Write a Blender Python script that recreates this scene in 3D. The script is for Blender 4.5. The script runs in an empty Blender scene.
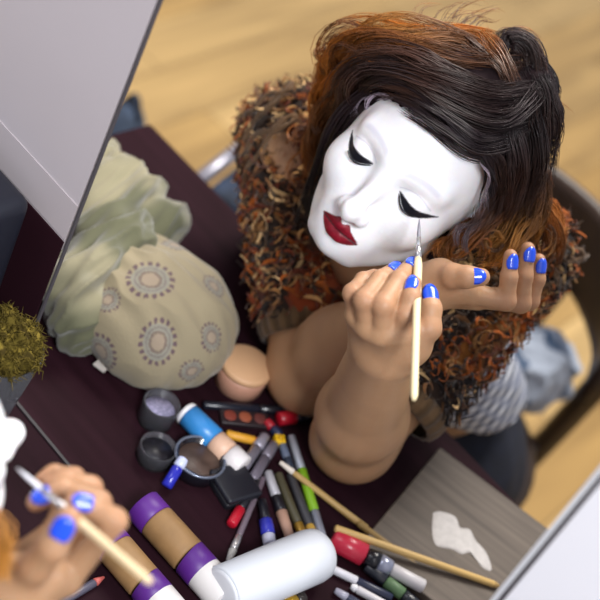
# dressing table with a mirror: everything built in mesh code
import bpy, math, random
import numpy as np
rng = np.random.default_rng(7); random.seed(7)
C = bpy.context.scene.collection
# ------------------------------------------------------------------ camera model (square frame, 600 px)
F_PX = 1472.0
_d = np.array([-863., 1587., 1472.]); _d /= np.linalg.norm(_d)
_x = np.array([2730., 2850., -1472.]); _x -= _d*(_x@_d); _x /= np.linalg.norm(_x)
RW = np.array([_x, np.cross(-_d, _x), -_d])          # world = RW @ camera (right, down, forward)
CAM = np.array([0., 0., 1.78])
def ray(px, py): return RW @ np.array([(px-300)/F_PX, (py-300)/F_PX, 1.0])
def Pz(px, py, z=.75):
    r = ray(px, py); return CAM + r*((z-CAM[2])/r[2])
def Py(px, py, y):
    r = ray(px, py); return CAM + r*((y-CAM[1])/r[1])
def Pd(px, py, d): return CAM + ray(px, py)*d
TZ = .75                                             # table top
YM = .747                                            # mirror plane
XL, XR = -.596, -.132                                # mirror sides
# ------------------------------------------------------------------ materials
def lin(c):
    return tuple((x/12.92 if x <= .04045 else ((x+.055)/1.055)**2.4) for x in c)
def rgb(h):
    return lin(tuple(int(h[i:i+2], 16)/255 for i in (0, 2, 4)))
MATS = {}
def mat(name, hexc, rough=.5, metal=0., spec=.5, trans=0., coat=0., noise=None, sheen=0., bump=None):
    if name in MATS: return MATS[name]
    m = bpy.data.materials.new(name); m.use_nodes = True
    nt = m.node_tree; b = nt.nodes['Principled BSDF']
    col = rgb(hexc) + (1,)
    b.inputs['Base Color'].default_value = col
    b.inputs['Roughness'].default_value = rough; b.inputs['Metallic'].default_value = metal
    b.inputs['Specular IOR Level'].default_value = spec
    b.inputs['Transmission Weight'].default_value = trans
    b.inputs['Coat Weight'].default_value = coat
    b.inputs['Sheen Weight'].default_value = sheen
    tc = nt.nodes.new('ShaderNodeTexCoord')
    if noise:
        sc, amt = noise[0], noise[1]
        n = nt.nodes.new('ShaderNodeTexNoise'); n.inputs['Scale'].default_value = sc; n.inputs['Detail'].default_value = 4
        r = nt.nodes.new('ShaderNodeValToRGB')
        r.color_ramp.elements[0].position = .3; r.color_ramp.elements[1].position = .7
        r.color_ramp.elements[0].color = tuple(c*(1-amt) for c in col[:3])+(1,)
        r.color_ramp.elements[1].color = tuple(min(1, c*(1+amt)) for c in col[:3])+(1,)
        nt.links.new(tc.outputs['Object'], n.inputs['Vector']); nt.links.new(n.outputs['Fac'], r.inputs['Fac'])
        nt.links.new(r.outputs['Color'], b.inputs['Base Color'])
    if bump:
        n = nt.nodes.new('ShaderNodeTexNoise'); n.inputs['Scale'].default_value = bump[0]; n.inputs['Detail'].default_value = 3
        bp = nt.nodes.new('ShaderNodeBump'); bp.inputs['Strength'].default_value = bump[1]; bp.inputs['Distance'].default_value = .002
        nt.links.new(tc.outputs['Object'], n.inputs['Vector']); nt.links.new(n.outputs['Fac'], bp.inputs['Height'])
        nt.links.new(bp.outputs['Normal'], b.inputs['Normal'])
    MATS[name] = m; return m
def mat_attr(name, rough=.5, spec=.5, sss=0., bump=None, sheen=0.):
    if name in MATS: return MATS[name]
    m = mat(name, '808080', rough, spec=spec, bump=bump, sheen=sheen); nt = m.node_tree; b = nt.nodes['Principled BSDF']
    a = nt.nodes.new('ShaderNodeAttribute'); a.attribute_name = 'Col'
    nt.links.new(a.outputs['Color'], b.inputs['Base Color'])
    if sss:
        b.inputs['Subsurface Weight'].default_value = sss
        b.inputs['Subsurface Radius'].default_value = (.006, .003, .002); b.inputs['Subsurface Scale'].default_value = 1
    return m
def mat_planks(name, base, dark, bw, bh, rot, grain=(3, 40), mortar=.004, rough=.4, amt=.5):
    m = mat(name, base, rough); nt = m.node_tree; b = nt.nodes['Principled BSDF']
    tc = nt.nodes.new('ShaderNodeTexCoord'); mp = nt.nodes.new('ShaderNodeMapping')
    mp.inputs['Rotation'].default_value = (0, 0, rot)
    nt.links.new(tc.outputs['Object'], mp.inputs['Vector'])
    br = nt.nodes.new('ShaderNodeTexBrick'); br.offset = .37
    br.inputs['Scale'].default_value = 1; br.inputs['Brick Width'].default_value = bw; br.inputs['Row Height'].default_value = bh
    br.inputs['Mortar Size'].default_value = mortar; br.inputs['Mortar Smooth'].default_value = .3
    br.inputs['Color1'].default_value = rgb(base)+(1,); br.inputs['Color2'].default_value = rgb(dark)+(1,)
    br.inputs['Mortar'].default_value = tuple(c*.55 for c in rgb(dark))+(1,)
    nt.links.new(mp.outputs['Vector'], br.inputs['Vector'])
    mp2 = nt.nodes.new('ShaderNodeMapping'); mp2.inputs['Scale'].default_value = (grain[0], grain[1], 1)
    nt.links.new(mp.outputs['Vector'], mp2.inputs['Vector'])
    n = nt.nodes.new('ShaderNodeTexNoise'); n.inputs['Scale'].default_value = 1; n.inputs['Detail'].default_value = 5; n.inputs['Distortion'].default_value = .6
    nt.links.new(mp2.outputs['Vector'], n.inputs['Vector'])
    r = nt.nodes.new('ShaderNodeValToRGB'); r.color_ramp.elements[0].position = .3; r.color_ramp.elements[1].position = .68
    r.color_ramp.elements[0].color = (1-amt, 1-amt*1.05, 1-amt*1.1, 1); r.color_ramp.elements[1].color = (1.12, 1.12, 1.12, 1)
    nt.links.new(n.outputs['Fac'], r.inputs['Fac'])
    mx = nt.nodes.new('ShaderNodeMix'); mx.data_type = 'RGBA'; mx.blend_type = 'MULTIPLY'; mx.inputs['Factor'].default_value = 1
    nt.links.new(br.outputs['Color'], mx.inputs['A']); nt.links.new(r.outputs['Color'], mx.inputs['B'])
    nt.links.new(mx.outputs['Result'], b.inputs['Base Color'])
    return m
# ------------------------------------------------------------------ object helpers
def thing(name, label, cat, loc=(0, 0, 0), group=None):
    o = bpy.data.objects.new(name, None); o.empty_display_size = .03
    C.objects.link(o); o.location = tuple(float(v) for v in loc)
    o['label'] = label; o['category'] = cat
    if group: o['group'] = group
    return o
def wloc(o):
    v = np.zeros(3)
    while o is not None:
        v += np.array(o.location); o = o.parent
    return v
def part(name, vf, m, parent=None, smooth=True, col=None, label=None, mats=None, midx=None):
    """mesh object out of world-space vertices and faces"""
    v, f = vf
    v = np.asarray(v, float)
    off = wloc(parent) if parent is not None else v.mean(0)
    if parent is None: off[2] = v[:, 2].min()
    org = v.mean(0) if parent is not None else off
    if parent is not None and len(v): org = v.mean(0)
    me = bpy.data.meshes.new(name)
    me.from_pydata((v-org).tolist(), [], [tuple(int(i) for i in q) for q in f] if not isinstance(f, np.ndarray) else f.tolist())
    if mats:
        for mm in mats: me.materials.append(mm)
        if midx is not None: me.polygons.foreach_set('material_index', np.asarray(midx, np.int32))
    else: me.materials.append(m)
    if col is not None:
        a = me.color_attributes.new('Col', 'FLOAT_COLOR', 'POINT')
        c = np.ones((len(v), 4), np.float32); c[:, :3] = col
        a.data.foreach_set('color', c.ravel())
    if smooth: me.polygons.foreach_set('use_smooth', np.ones(len(me.polygons), bool))
    me.update()
    o = bpy.data.objects.new(name, me); C.objects.link(o)
    if parent is not None:
        o.parent = parent; o.location = tuple(org-off)
    else: o.location = tuple(org)
    if label: o['label'] = label
    return o
def tag(o, label, cat, group=None):
    o['label'] = label; o['category'] = cat
    if group: o['group'] = group
    return o
def struct(name, vf, m, smooth=False):
    o = part(name, vf, m, smooth=smooth); o['kind'] = 'structure'; return o
def join(*vfs):
    V, Fc, n = [], [], 0
    for v, f in vfs:
        V.append(np.asarray(v, float)); Fc += [tuple(int(i)+n for i in q) for q in f]; n += len(v)
    return np.vstack(V), Fc
def norm(v): v = np.asarray(v, float); return v/(np.linalg.norm(v)+1e-12)
def perp(t):
    t = norm(t); a = np.array([0, 0, 1.]) if abs(t[2]) < .9 else np.array([1., 0, 0])
    u = norm(np.cross(t, a)); return u, np.cross(t, u)
def box(x0, x1, y0, y1, z0, z1, bev=0):
    return obox(np.array([(x0+x1)/2, (y0+y1)/2, (z0+z1)/2]), (1, 0, 0), (0, 1, 0), (x1-x0)/2, (y1-y0)/2, (z1-z0)/2, bev)
def obox(c, ux, uy, hx, hy, hz, bev=0, seg=3):
    """box with rounded vertical and top edges: stacked rounded-rectangle rings"""
    c = np.asarray(c, float); ux = norm(ux); uz = norm(np.cross(ux, uy)); uy = np.cross(uz, ux)
    if bev <= 0:
        s = [(-1, -1), (1, -1), (1, 1), (-1, 1)]
        v = [c+ux*hx*a+uy*hy*b+uz*hz*k for k in (-1, 1) for a, b in s]
        return np.array(v), [(0, 3, 2, 1), (4, 5, 6, 7), (0, 1, 5, 4), (1, 2, 6, 5), (2, 3, 7, 6), (3, 0, 4, 7)]
    rings = []
    def ring(inset, z):
        r = max(bev-inset, 1e-4); pts = []
        for q, (sx, sy) in enumerate([(1, 1), (-1, 1), (-1, -1), (1, -1)]):
            for k in range(seg+1):
                a = q*math.pi/2 + k/seg*math.pi/2
                pts.append(c+ux*(sx*(hx-bev)+r*math.cos(a))+uy*(sy*(hy-bev)+r*math.sin(a))+uz*z)
        return pts
    bz = min(bev, hz*.95)
    for k in range(seg+1):
        a = k/seg*math.pi/2; rings.append(ring(bev*(1-math.sin(a)), -hz+bz*(1-math.cos(a))))
    for k in range(seg+1):
        a = math.pi/2-k/seg*math.pi/2; rings.append(ring(bev*(1-math.sin(a)), hz-bz*(1-math.cos(a))))
    n = len(rings[0]); v = np.array([p for r in rings for p in r]); f = []
    for i in range(len(rings)-1):
        for j in range(n):
            f.append((i*n+j, i*n+(j+1) % n, (i+1)*n+(j+1) % n, (i+1)*n+j))
    f.append(tuple(range(n))[::-1]); f.append(tuple((len(rings)-1)*n+j for j in range(n)))
    return v, f
def lathe(A, B, prof, n=24, sx=1., up=None, caps=True):
    """surface of revolution about A->B; prof = [(t along axis, radius)], closed by end fans; sx squashes along `up`"""
    A = np.asarray(A, float); B = np.asarray(B, float); ax = B-A; L = np.linalg.norm(ax)
    u, w = perp(ax)
    if up is not None:
        w = norm(np.asarray(up, float)-norm(ax)*(np.asarray(up, float)@norm(ax))); u = np.cross(w, norm(ax))
    v, f = [], []
    for t, r in prof:
        for k in range(n):
            a = 2*math.pi*k/n; v.append(A+ax*t+u*r*math.cos(a)+w*r*sx*math.sin(a))
    for i in range(len(prof)-1):
        for k in range(n):
            f.append((i*n+k, i*n+(k+1) % n, (i+1)*n+(k+1) % n, (i+1)*n+k))
    m = len(prof)
    if caps and prof[0][1] > 1e-6: f.append(tuple(range(n))[::-1])
    if caps and prof[-1][1] > 1e-6: f.append(tuple((m-1)*n+k for k in range(n)))
    return np.array(v), f
def catmull(P, m):
    P = np.asarray(P, float); n = len(P)
    if n < 3: 
        t = np.linspace(0, 1, m)[:, None]; return P[0]*(1-t)+P[-1]*t
    Q = np.vstack([2*P[0]-P[1], P, 2*P[-1]-P[-2]]); out = []
    for s in np.linspace(0, n-1-1e-9, m):
        i = int(s); t = s-i; a, b, c, d = Q[i:i+4]
        out.append(.5*((2*b)+(-a+c)*t+(2*a-5*b+4*c-d)*t*t+(-a+3*b-3*c+d)*t**3))
    return np.array(out)
def tube(P, R, n=8, cap=True, flat=1., up=None):
    P = np.asarray(P, float); m = len(P); R = np.broadcast_to(np.asarray(R, float), (m,))
    T = np.gradient(P, axis=0); v = []; f = []
    u = perp(T[0])[0] if up is None else norm(np.cross(up, T[0]))
    for i in range(m):
        t = norm(T[i]); u = norm(u-t*(u@t)); w = np.cross(t, u)
        for k in range(n):
            a = 2*math.pi*k/n; v.append(P[i]+R[i]*(u*math.cos(a)+w*flat*math.sin(a)))
    for i in range(m-1):
        for k in range(n):
            f.append((i*n+k, i*n+(k+1) % n, (i+1)*n+(k+1) % n, (i+1)*n+k))
    if cap: f.append(tuple(range(n))[::-1]); f.append(tuple((m-1)*n+k for k in range(n)))
    return np.array(v), f
def strands(S, W, n=3):
    """S: (count, points, 3) polylines, W: (count, points) radii -> one mesh, plus strand index per vertex"""
    S = np.asarray(S, float); c, m, _ = S.shape
    T = np.gradient(S, axis=1); T /= np.linalg.norm(T, axis=2, keepdims=True)+1e-9
    a = np.array([.31, .52, .8]); U = np.cross(T, a); U /= np.linalg.norm(U, axis=2, keepdims=True)+1e-9
    Wv = np.cross(T, U); ang = np.arange(n)*2*math.pi/n
    V = S[:, :, None, :]+W[:, :, None, None]*(U[:, :, None, :]*np.cos(ang)[None, None, :, None]+Wv[:, :, None, :]*np.sin(ang)[None, None, :, None])
    base = (np.arange(c)[:, None, None]*m+np.arange(m-1)[None, :, None])*n
    k = np.arange(n)[None, None, :]; k2 = (k+1) % n
    Fq = np.stack([base+k, base+k2, base+n+k2, base+n+k], -1).reshape(-1, 4)
    return V.reshape(-1, 3), Fq
# ------------------------------------------------------------------ implicit surfaces (for bodies, cloth and hair volume)
def sd_cone(a, b, ra, rb):
    a = np.asarray(a, np.float32); b = np.asarray(b, np.float32); ab = b-a; L2 = float(ab@ab)+1e-9
    def fn(p):
        q = p-a; t = np.clip(q@ab/L2, 0, 1); d = q-t[:, None]*ab
        return np.sqrt(np.einsum('ij,ij->i', d, d))-(ra+(rb-ra)*t)
    return fn
def sd_ell(c, r, M=None):
    c = np.asarray(c, np.float32); r = np.asarray(r, np.float32)
    def fn(p):
        q = p-c
        if M is not None: q = q@np.asarray(M, np.float32).T
        k0 = np.sqrt(((q/r)**2).sum(1)); k1 = np.sqrt(((q/(r*r))**2).sum(1))+1e-9
        return k0*(k0-1)/k1
    return fn
def sd_chain(P, R, k=.003):
    fs = [sd_cone(P[i], P[i+1], R[i], R[i+1]) for i in range(len(P)-1)]
    def fn(p):
        d = fs[0](p)
        for g in fs[1:]: d = smin(d, g(p), k)
        return d
    return fn
def smin(a, b, k):
    if k <= 0: return np.minimum(a, b)
    h = np.maximum(k-np.abs(a-b), 0)/k; return np.minimum(a, b)-h*h*k*.25
def smax(a, b, k): return -smin(-a, -b, k)
def surface(prims, lo, hi, h, nb=24):
    """surface nets over sparse blocks; prims = [(op, k, fn)], op 'u' union, 's' subtract, 'i' intersect"""
    lo = np.asarray(lo, float); nblk = np.ceil((np.asarray(hi)-lo)/(h*nb)).astype(int)
    I = np.stack(np.meshgrid(*[np.arange(k) for k in nblk], indexing='ij'), -1).reshape(-1, 3)
    cen = (lo+(I+.5)*nb*h).astype(np.float32); hd = nb*h*.5*1.75
    D = np.stack([fn(cen) for _, _, fn in prims])
    def fold(vals, idx, n):
        tot = d = np.full(n, 9., np.float32)
        for i in idx:
            op, k, _ = prims[i]; e = vals(i)
            if k < 0: tot = np.minimum(tot, d); d = e; continue      # k < 0 opens a new, unblended group
            d = smin(d, e, k) if op == 'u' else smax(d, -e, k) if op == 's' else smax(d, e, k)
        return np.minimum(tot, d)
    tot = fold(lambda i: D[i], range(len(prims)), len(cen))
    isu = np.array([p[0] == 'u' for p in prims])
    N = (nblk*nb+2).astype(np.int64)
    g = np.arange(nb+1); G = np.stack(np.meshgrid(g, g, g, indexing='ij'), -1).reshape(-1, 3)
    cid, cpos, quads = [], [], []
    corners = [(i, j, k) for i in (0, 1) for j in (0, 1) for k in (0, 1)]
    edges = [(a, b) for a in range(8) for b in range(a+1, 8) if sum(abs(np.subtract(corners[a], corners[b]))) == 1]
    key = lambda ijk: (ijk[:, 0]*N[1]+ijk[:, 1])*N[2]+ijk[:, 2]
    for bi in np.nonzero(np.abs(tot) < hd*1.5+.012)[0]:
        dm = D[isu, bi].min()
        use = [i for i in range(len(prims)) if prims[i][1] < 0 or (D[i, bi] < dm+2*hd+.03 if prims[i][0] == 'u' else D[i, bi] < hd+.03 if prims[i][0] == 's' else True)]
        base = I[bi]*nb
        pts = (lo+(base+G)*h).astype(np.float32)
        val = fold(lambda i: prims[i][2](pts), use, len(pts)).reshape(nb+1, nb+1, nb+1)
        s = val < 0
        if s.all() or not s.any(): continue
        cs = np.stack([s[a:nb+a, b:nb+b, c:nb+c] for a, b, c in corners], -1)
        act = cs.any(-1) & ~cs.all(-1); ci = np.argwhere(act)
        cv = np.stack([val[a:nb+a, b:nb+b, c:nb+c][act] for a, b, c in corners], -1)
        acc = np.zeros((len(ci), 3)); cnt = np.zeros(len(ci))
        for a, b in edges:
            va, vb = cv[:, a], cv[:, b]; x = (va < 0) != (vb < 0)
            t = np.where(x, va/np.where(x, va-vb, 1), 0)
            P = np.array(corners[a])+t[:, None]*(np.array(corners[b])-np.array(corners[a]))
            acc += P*x[:, None]; cnt += x
        cid.append(key((ci+base).astype(np.int64))); cpos.append(lo+(ci+base+acc/cnt[:, None])*h)
        for ax in range(3):
            s0 = s[:nb, :nb, :nb]
            s1 = s[1:, :nb, :nb] if ax == 0 else s[:nb, 1:, :nb] if ax == 1 else s[:nb, :nb, 1:]
            e = np.argwhere(s0 != s1); 
            if len(e) == 0: continue
            flip = s0[tuple(e.T)]; e = (e+base).astype(np.int64)
            o1 = [0, 0, 0]; o2 = [0, 0, 0]; o1[(ax+1) % 3] = 1; o2[(ax+2) % 3] = 1
            q = np.stack([key(e), key(e-o1), key(e-np.add(o1, o2)), key(e-o2)], -1)
            q[~flip] = q[~flip][:, ::-1]; quads.append(q)
    cid = np.concatenate(cid); cpos = np.concatenate(cpos); o = np.argsort(cid); cid = cid[o]; cpos = cpos[o]
    q = np.concatenate(quads); j = np.clip(np.searchsorted(cid, q), 0, len(cid)-1); ok = (cid[j] == q).all(1)
    return cpos, j[ok][:, ::-1].copy()
def vnormals(v, f):
    f = np.asarray(f); n = np.cross(v[f[:, 2]]-v[f[:, 0]], v[f[:, 3]]-v[f[:, 1]])
    out = np.zeros_like(v)
    for k in range(4): np.add.at(out, f[:, k], n)
    return out/(np.linalg.norm(out, axis=1, keepdims=True)+1e-12)
def keep(v, f, mask):
    f = np.asarray(f); f = f[mask[f].all(1)]; u, inv = np.unique(f, return_inverse=True)
    return v[u], inv.reshape(f.shape)
def drop(vf, k): return vf
def fbm(p, s, seed=0, oct=3):
    """cheap sum-of-sines noise"""
    r = np.random.default_rng(seed); out = np.zeros(len(p)); a = 1.
    for o in range(oct):
        for _ in range(3):
            w = r.normal(size=3); w /= np.linalg.norm(w); out += a*np.sin((p@w)*s*(2**o)+r.uniform(0, 6.28))
        a *= .55
    return out/3
H_BODY = .0011
# ------------------------------------------------------------------ head frame of the seated woman
L0 = np.array([.735, .678, 0]); U0 = np.array([.678, -.735, 0]); F0 = np.array([0, 0, -1.])
_p, _y = math.radians(25), math.radians(8)
_F = math.cos(_p)*F0-math.sin(_p)*U0; _U = math.cos(_p)*U0+math.sin(_p)*F0
HF = RW @ (math.cos(_y)*_F-math.sin(_y)*L0); HL = RW @ (math.cos(_y)*L0+math.sin(_y)*_F); HU = RW @ _U
EYE = Pd(383.5, 179.5, 1.285)
class Head:
    def __init__(s, o, Lv, Fv, Uv): s.M = np.array([Lv, Fv, Uv]); s.c = o-s.M.T@np.array([0, .078, 0])
    def w(s, p): return s.c+np.asarray(p, float)@s.M        # local (left, forward, up) -> world
    def l(s, p): return (np.asarray(p, float)-s.c)@s.M.T
HEAD = Head(EYE, HL, HF, HU)
MIR = np.array([1, -1, 1.])
def mirror_pt(p): p = np.array(p, float); p[..., 1] = 2*YM-p[..., 1]; return p
def head_prims(H):
    W = lambda x, y, z: H.w((x, y, z))
    def E(c, r): return sd_ell(W(*c), r, H.M)
    def S(c, r): return sd_cone(W(*c), W(*c)+1e-5, r, r)
    def K(a, b, ra, rb): return sd_cone(W(*a), W(*b), ra, rb)
    P = [('u', 0, E((0, -.014, .034), (.071, .091, .079))),
         ('u', .02, E((0, .013, -.012), (.063, .062, .070))),
         ('u', .018, E((0, .022, -.050), (.046, .050, .045))),
         ('u', .016, S((0, .0595, -.083), .0135)),
         ('u', .02, K((.047, -.005, -.052), (.020, .05, -.083), .012, .010)),
         ('u', .02, K((-.047, -.005, -.052), (-.020, .05, -.083), .012, .010)),
         ('u', .018, E((0, .060, -.060), (.026, .0165, .021)))]
    for s in (-1, 1):
        P += [('u', .02, S((s*.038, .047, -.022), .0215)),
              ('u', .016, K((s*.009, .0690, .0185), (s*.041, .0565, .0195), .009, .008))]
    for s in (-1, 1):
        P += [('s', .011, E((s*.0305, .088, .001), (.0175, .0165, .0105)))]
    for s in (-1, 1):
        P += [('u', .003, E((s*.031, .0605, .0005), (.0150, .0132, .0125)))]
    P += [('u', .012, K((0, .0715, .008), (0, .0905, -.0330), .0062, .0084)),
          ('u', .008, S((0, .0945, -.0360), .0080)),
          ('u', .009, S((.0100, .0835, -.0395), .0066)), ('u', .009, S((-.0100, .0835, -.0395), .0066)),
          ('u', .006, K((0, .0930, -.042), (0, .079, -.0465), .0046, .0040)),
          ('s', .003, E((.0064, .0885, -.0482), (.0034, .0045, .0032))), ('s', .003, E((-.0064, .0885, -.0482), (.0034, .0045, .0032))),
          ('u', .003, K((.002, .0775, -.0578), (.0165, .0700, -.0610), .0048, .0026)), ('u', .003, K((-.002, .0775, -.0578), (-.0165, .0700, -.0610), .0048, .0026)),
          ('u', .004, K((.004, .0755, -.0675), (.013, .0705, -.0645), .0062, .0035)), ('u', .004, K((-.004, .0755, -.0675), (-.013, .0705, -.0645), .0062, .0035)),
          ('s', .0016, K((-.019, .0745, -.0622), (0, .0845, -.0626), .0009, .0012)), ('s', .0016, K((.019, .0745, -.0622), (0, .0845, -.0626), .0009, .0012))]
    for s in (-1, 1):
        P += [('u', .004, E((s*.0725, -.010, -.008), (.0075, .017, .029))), ('s', .003, E((s*.081, -.005, -.006), (.006, .009, .017)))]
    return P
SKIN = np.array(rgb('ac8564')); WHITE = np.array(rgb('f4f5f9')); LIP = np.array(rgb('7d0d22')); INK = np.array(rgb('0e0f1a'))
def lerp(a, b, t): return a*(1-t[:, None])+b*t[:, None]
def sstep(x, a, b):
    t = np.clip((x-a)/(b-a), 0, 1); return t*t*(3-2*t)
def fold_prims(prims, v):
    v = v.astype(np.float32); d = np.full(len(v), 9., np.float32)
    for op, k, fn in prims: d = smin(d, fn(v), k) if op == 'u' else smax(d, -fn(v), k)
    return d
def makeup(H, v, base):
    """white face paint, crimson lips and black liner as pigment on the skin"""
    q = H.l(v); x, y, z = q.T; hd = fold_prims(head_prims(H), v); col = np.tile(base, (len(v), 1))
    col *= (1+.05*fbm(v, 120, 3))[:, None]
    jit = .0018*fbm(v, 300, 5)
    low = -.1015+.25*np.abs(x)**1.25+jit                     # paint stops under the jaw
    e = np.sqrt((x/.083)**2+((z+.012)/.088)**2)
    wmask = (hd < .0022)*(1-sstep(e+jit*8, .96, 1.05))*sstep(y+.12*np.maximum(z-.0, 0), -.008, .006)*sstep(z-low, -.003, .003)
    col = lerp(col, WHITE[None]*(1+.015*fbm(v, 90, 9))[:, None], wmask*(.97+.03*fbm(v, 220, 11)))
    front = (y > .045)*(hd < .003)
    # brows covered with paint, faint grey
    for s in (-1, 1):
        bz = .019+.004*(1-((s*x-.03)/.02)**2); b = (1-sstep(np.abs(z-bz), .001, .004))*(1-sstep(np.abs(s*x-.029), .014, .02))*front
        col = lerp(col, np.array(rgb('cfcfdc'))[None], .55*b)
    # lips
    ax = np.abs(x); u = np.clip(ax/.0222, 0, 1)
    top = -.0535+.0022*np.exp(-((ax-.0055)/.003)**2)-.0016*np.exp(-(ax/.0028)**2)-.0092*u**1.6
    bot = -.0735+.0112*u**2.4
    lm = sstep(z-bot, -.0006, .0006)*sstep(top-z, -.0006, .0006)*(ax < .0222)*front
    col = lerp(col, LIP[None]*(1+.25*fbm(v, 500, 21))[:, None], lm)
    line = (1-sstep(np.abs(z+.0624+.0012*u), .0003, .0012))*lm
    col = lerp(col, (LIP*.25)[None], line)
    # eyes: thick black liner with a wing towards the temple
    for s in (-1, 1):
        X = s*x; t = (X-.0165)/.0385                        # 0 inner corner, 1 wing tip
        lower = .0010-.0105*np.sin(np.clip(t, 0, 1)**.9*math.pi)**1.1-.0005*t+.004*np.clip(t-.6, 0, 1)
        upper = .0018-.0018*np.sin(np.clip(t, 0, 1)*math.pi)-.0005*t+.0045*np.clip(t-.6, 0, 1)
        m = sstep(z-lower, -.0007, .0004)*sstep(upper-z, -.0004, .0007)*(t > 0)*(t < 1)*front
        col = lerp(col, INK[None], m)
        cre = (1-sstep(np.abs(z-(.0098-((X-.031)/.0175)**2*.006)), .0002, .0012))*(np.abs(X-.031) < .0165)*front
        col = lerp(col, np.array(rgb('b9b9c8'))[None], .5*cre)
    return np.clip(col, 0, 1)
# ------------------------------------------------------------------ hands: joints given from wrist to fingertips
def hand_prims(wr, elbow, fingers, thumb, pr=.0125):
    """fingers: list of [mcp, pip, dip, tip]; thumb: [cmc, mcp, ip, tip]"""
    wr = np.asarray(wr, float); P = []; fd = norm(wr-np.asarray(elbow))
    acr = norm(fingers[-1][0]-fingers[0][0]); n = len(fingers)
    for i, fg in enumerate(fingers):
        a = wr+acr*(.011*(i-(n-1)/2)); P.append(('u', .012, sd_cone(a, fg[0], .0125, .0105)))
    P.append(('u', .014, sd_cone((wr*.75+thumb[0]*.25), thumb[0], .0135, .0135)))
    P.append(('u', .014, sd_cone(thumb[0], (fingers[0][0]*.6+thumb[1]*.4), .012, .009)))
    for i, fg in enumerate(fingers):
        s = (1., 1.03, .97, .86)[i]
        P.append(('u', .0035, sd_chain(fg, [.0098*s, .0085*s, .0074*s, .0062*s], .004)))
    P.append(('u', .005, sd_chain(thumb, [.0125, .0108, .0095, .0078], .004)))
    return P
def nail(parent, base, tip, nrm, r, length=.0115, m=None, name='fingernail', label=None):
    base = np.asarray(base, float); tip = np.asarray(tip, float); t = norm(tip-base); n = norm(nrm); n = norm(n-t*(n@t)); s = np.cross(t, n)
    A, B = 9, 7; v = []
    for lay in (0, 1):
        for j in range(B):
            b = j/(B-1); w = .85*(1-.35*max(0, b-.7)/.3)*(1-.25*max(0, .25-b)/.25)
            for i in range(A):
                a = (i/(A-1)*2-1)*w; rr = r+.0010+(.0007 if lay else -.0012)-.0006*max(0, b-.6)
                end = .0022*(1-(i/(A-1)*2-1)**2)
                v.append(tip-t*(.0065-(b-.42)*length-end*(b > .99))+(n*math.cos(a)+s*math.sin(a))*rr)
    v = np.array(v); f = []; o = A*B
    for j in range(B-1):
        for i in range(A-1):
            q = (j*A+i, j*A+i+1, (j+1)*A+i+1, (j+1)*A+i); f.append(tuple(k+o for k in q)); f.append(q[::-1])
    rim = [i for i in range(A)]+[j*A+A-1 for j in range(1, B)]+[(B-1)*A+i for i in range(A-2, -1, -1)]+[j*A for j in range(B-2, 0, -1)]
    for a, b in zip(rim, rim[1:]+rim[:1]): f.append((a, b, b+o, a+o))
    return part(name, (v, f), m, parent, label=label)
def blush(v, col, fingers):
    """slightly redder, darker skin over the knuckles and finger ends"""
    w = np.zeros(len(v))
    for fg in fingers:
        for q, r in ((fg[1], .009), (fg[2], .007), (fg[3], .008)): w = np.maximum(w, np.exp(-(((v-q)**2).sum(1)/(r*r*1.6))))
    return lerp(col, np.array(rgb('9c6450'))[None], .38*w)
BLUE = mat('nail_blue', '1d4fe0', .18, coat=.6)
SK = mat_attr('skin', .48, .35, sss=.25, bump=(420, .12))
# ------------------------------------------------------------------ joints of the seated woman
eL = Pz(354, 439, .790); eR = Pz(309, 373, .787)
wL = Pd(384, 350, 1.243); wR = Pd(427, 288, 1.308)
sL = Pd(511, 262, 1.500); sR = Pd(284, 150, 1.560)
neckb = Pd(398, 240, 1.475)
def J(*a): return [Pd(*q) for q in a]
fingL = [J((398, 333, 1.203), (406, 314, 1.190), (411, 298, 1.190), (414, 283, 1.200)),
         J((383, 334, 1.203), (383, 305, 1.186), (399, 280, 1.206), (411, 265, 1.232)),
         J((368, 327, 1.208), (364, 300, 1.190), (380, 279, 1.212), (395, 269, 1.230)),
         J((357, 315, 1.216), (352, 293, 1.203), (363, 280, 1.222), (374, 275, 1.236))]
thumbL = J((413, 345, 1.222), (428, 328, 1.210), (430, 309, 1.212), (428, 293, 1.220))
fingR = [J((470, 293, 1.298), (506, 301, 1.300), (509, 277, 1.293), (510.5, 256, 1.292)),
         J((474, 297, 1.316), (521, 303, 1.318), (524, 276, 1.310), (528, 249, 1.309)),
         J((478, 298, 1.333), (530, 301, 1.337), (537, 279, 1.331), (539, 260, 1.329)),
         J((480, 296, 1.348), (527, 296, 1.356), (533, 280, 1.352), (534, 268, 1.350))]
thumbR = J((441, 277, 1.288), (452, 276, 1.272), (467, 277, 1.264), (481, 277, 1.264))
hipc = np.array([-.470, 1.385, .53]); chest = sL*.5+sR*.5+np.array([0, .03, -.09])
def arm_prims(s, e, w, wr=.0285):
    m = e+(w-e)*.3
    return [('u', .02, sd_cone(s, e, .045, .0365)), ('u', .02, sd_cone(e, e+1e-4, .0365, .0365)),
            ('u', .02, sd_cone(e, m, .037, .0405)), ('u', .02, sd_cone(m, w, .0405, wr))]
def torso_prims(s1, s2, nb, ch, hp, H):
    ax = norm(s1-s2)
    return [('u', .03, sd_cone(H.w((0, -.025, -.045)), nb, .049, .052)),
            ('u', .05, sd_cone(s1, s2, .045, .045)), ('u', .05, sd_cone(nb, ch, .06, .09)),
            ('u', .06, sd_cone(ch+ax*.05, hp+ax*.04, .075, .072)), ('u', .06, sd_cone(ch-ax*.05, hp-ax*.04, .075, .072))]
person = thing('person', 'woman with white painted face and red lips, both elbows on the table', 'person', (hipc[0], hipc[1], 0))
bodyp = head_prims(HEAD)+torso_prims(sL, sR, neckb, chest, hipc, HEAD)
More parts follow.
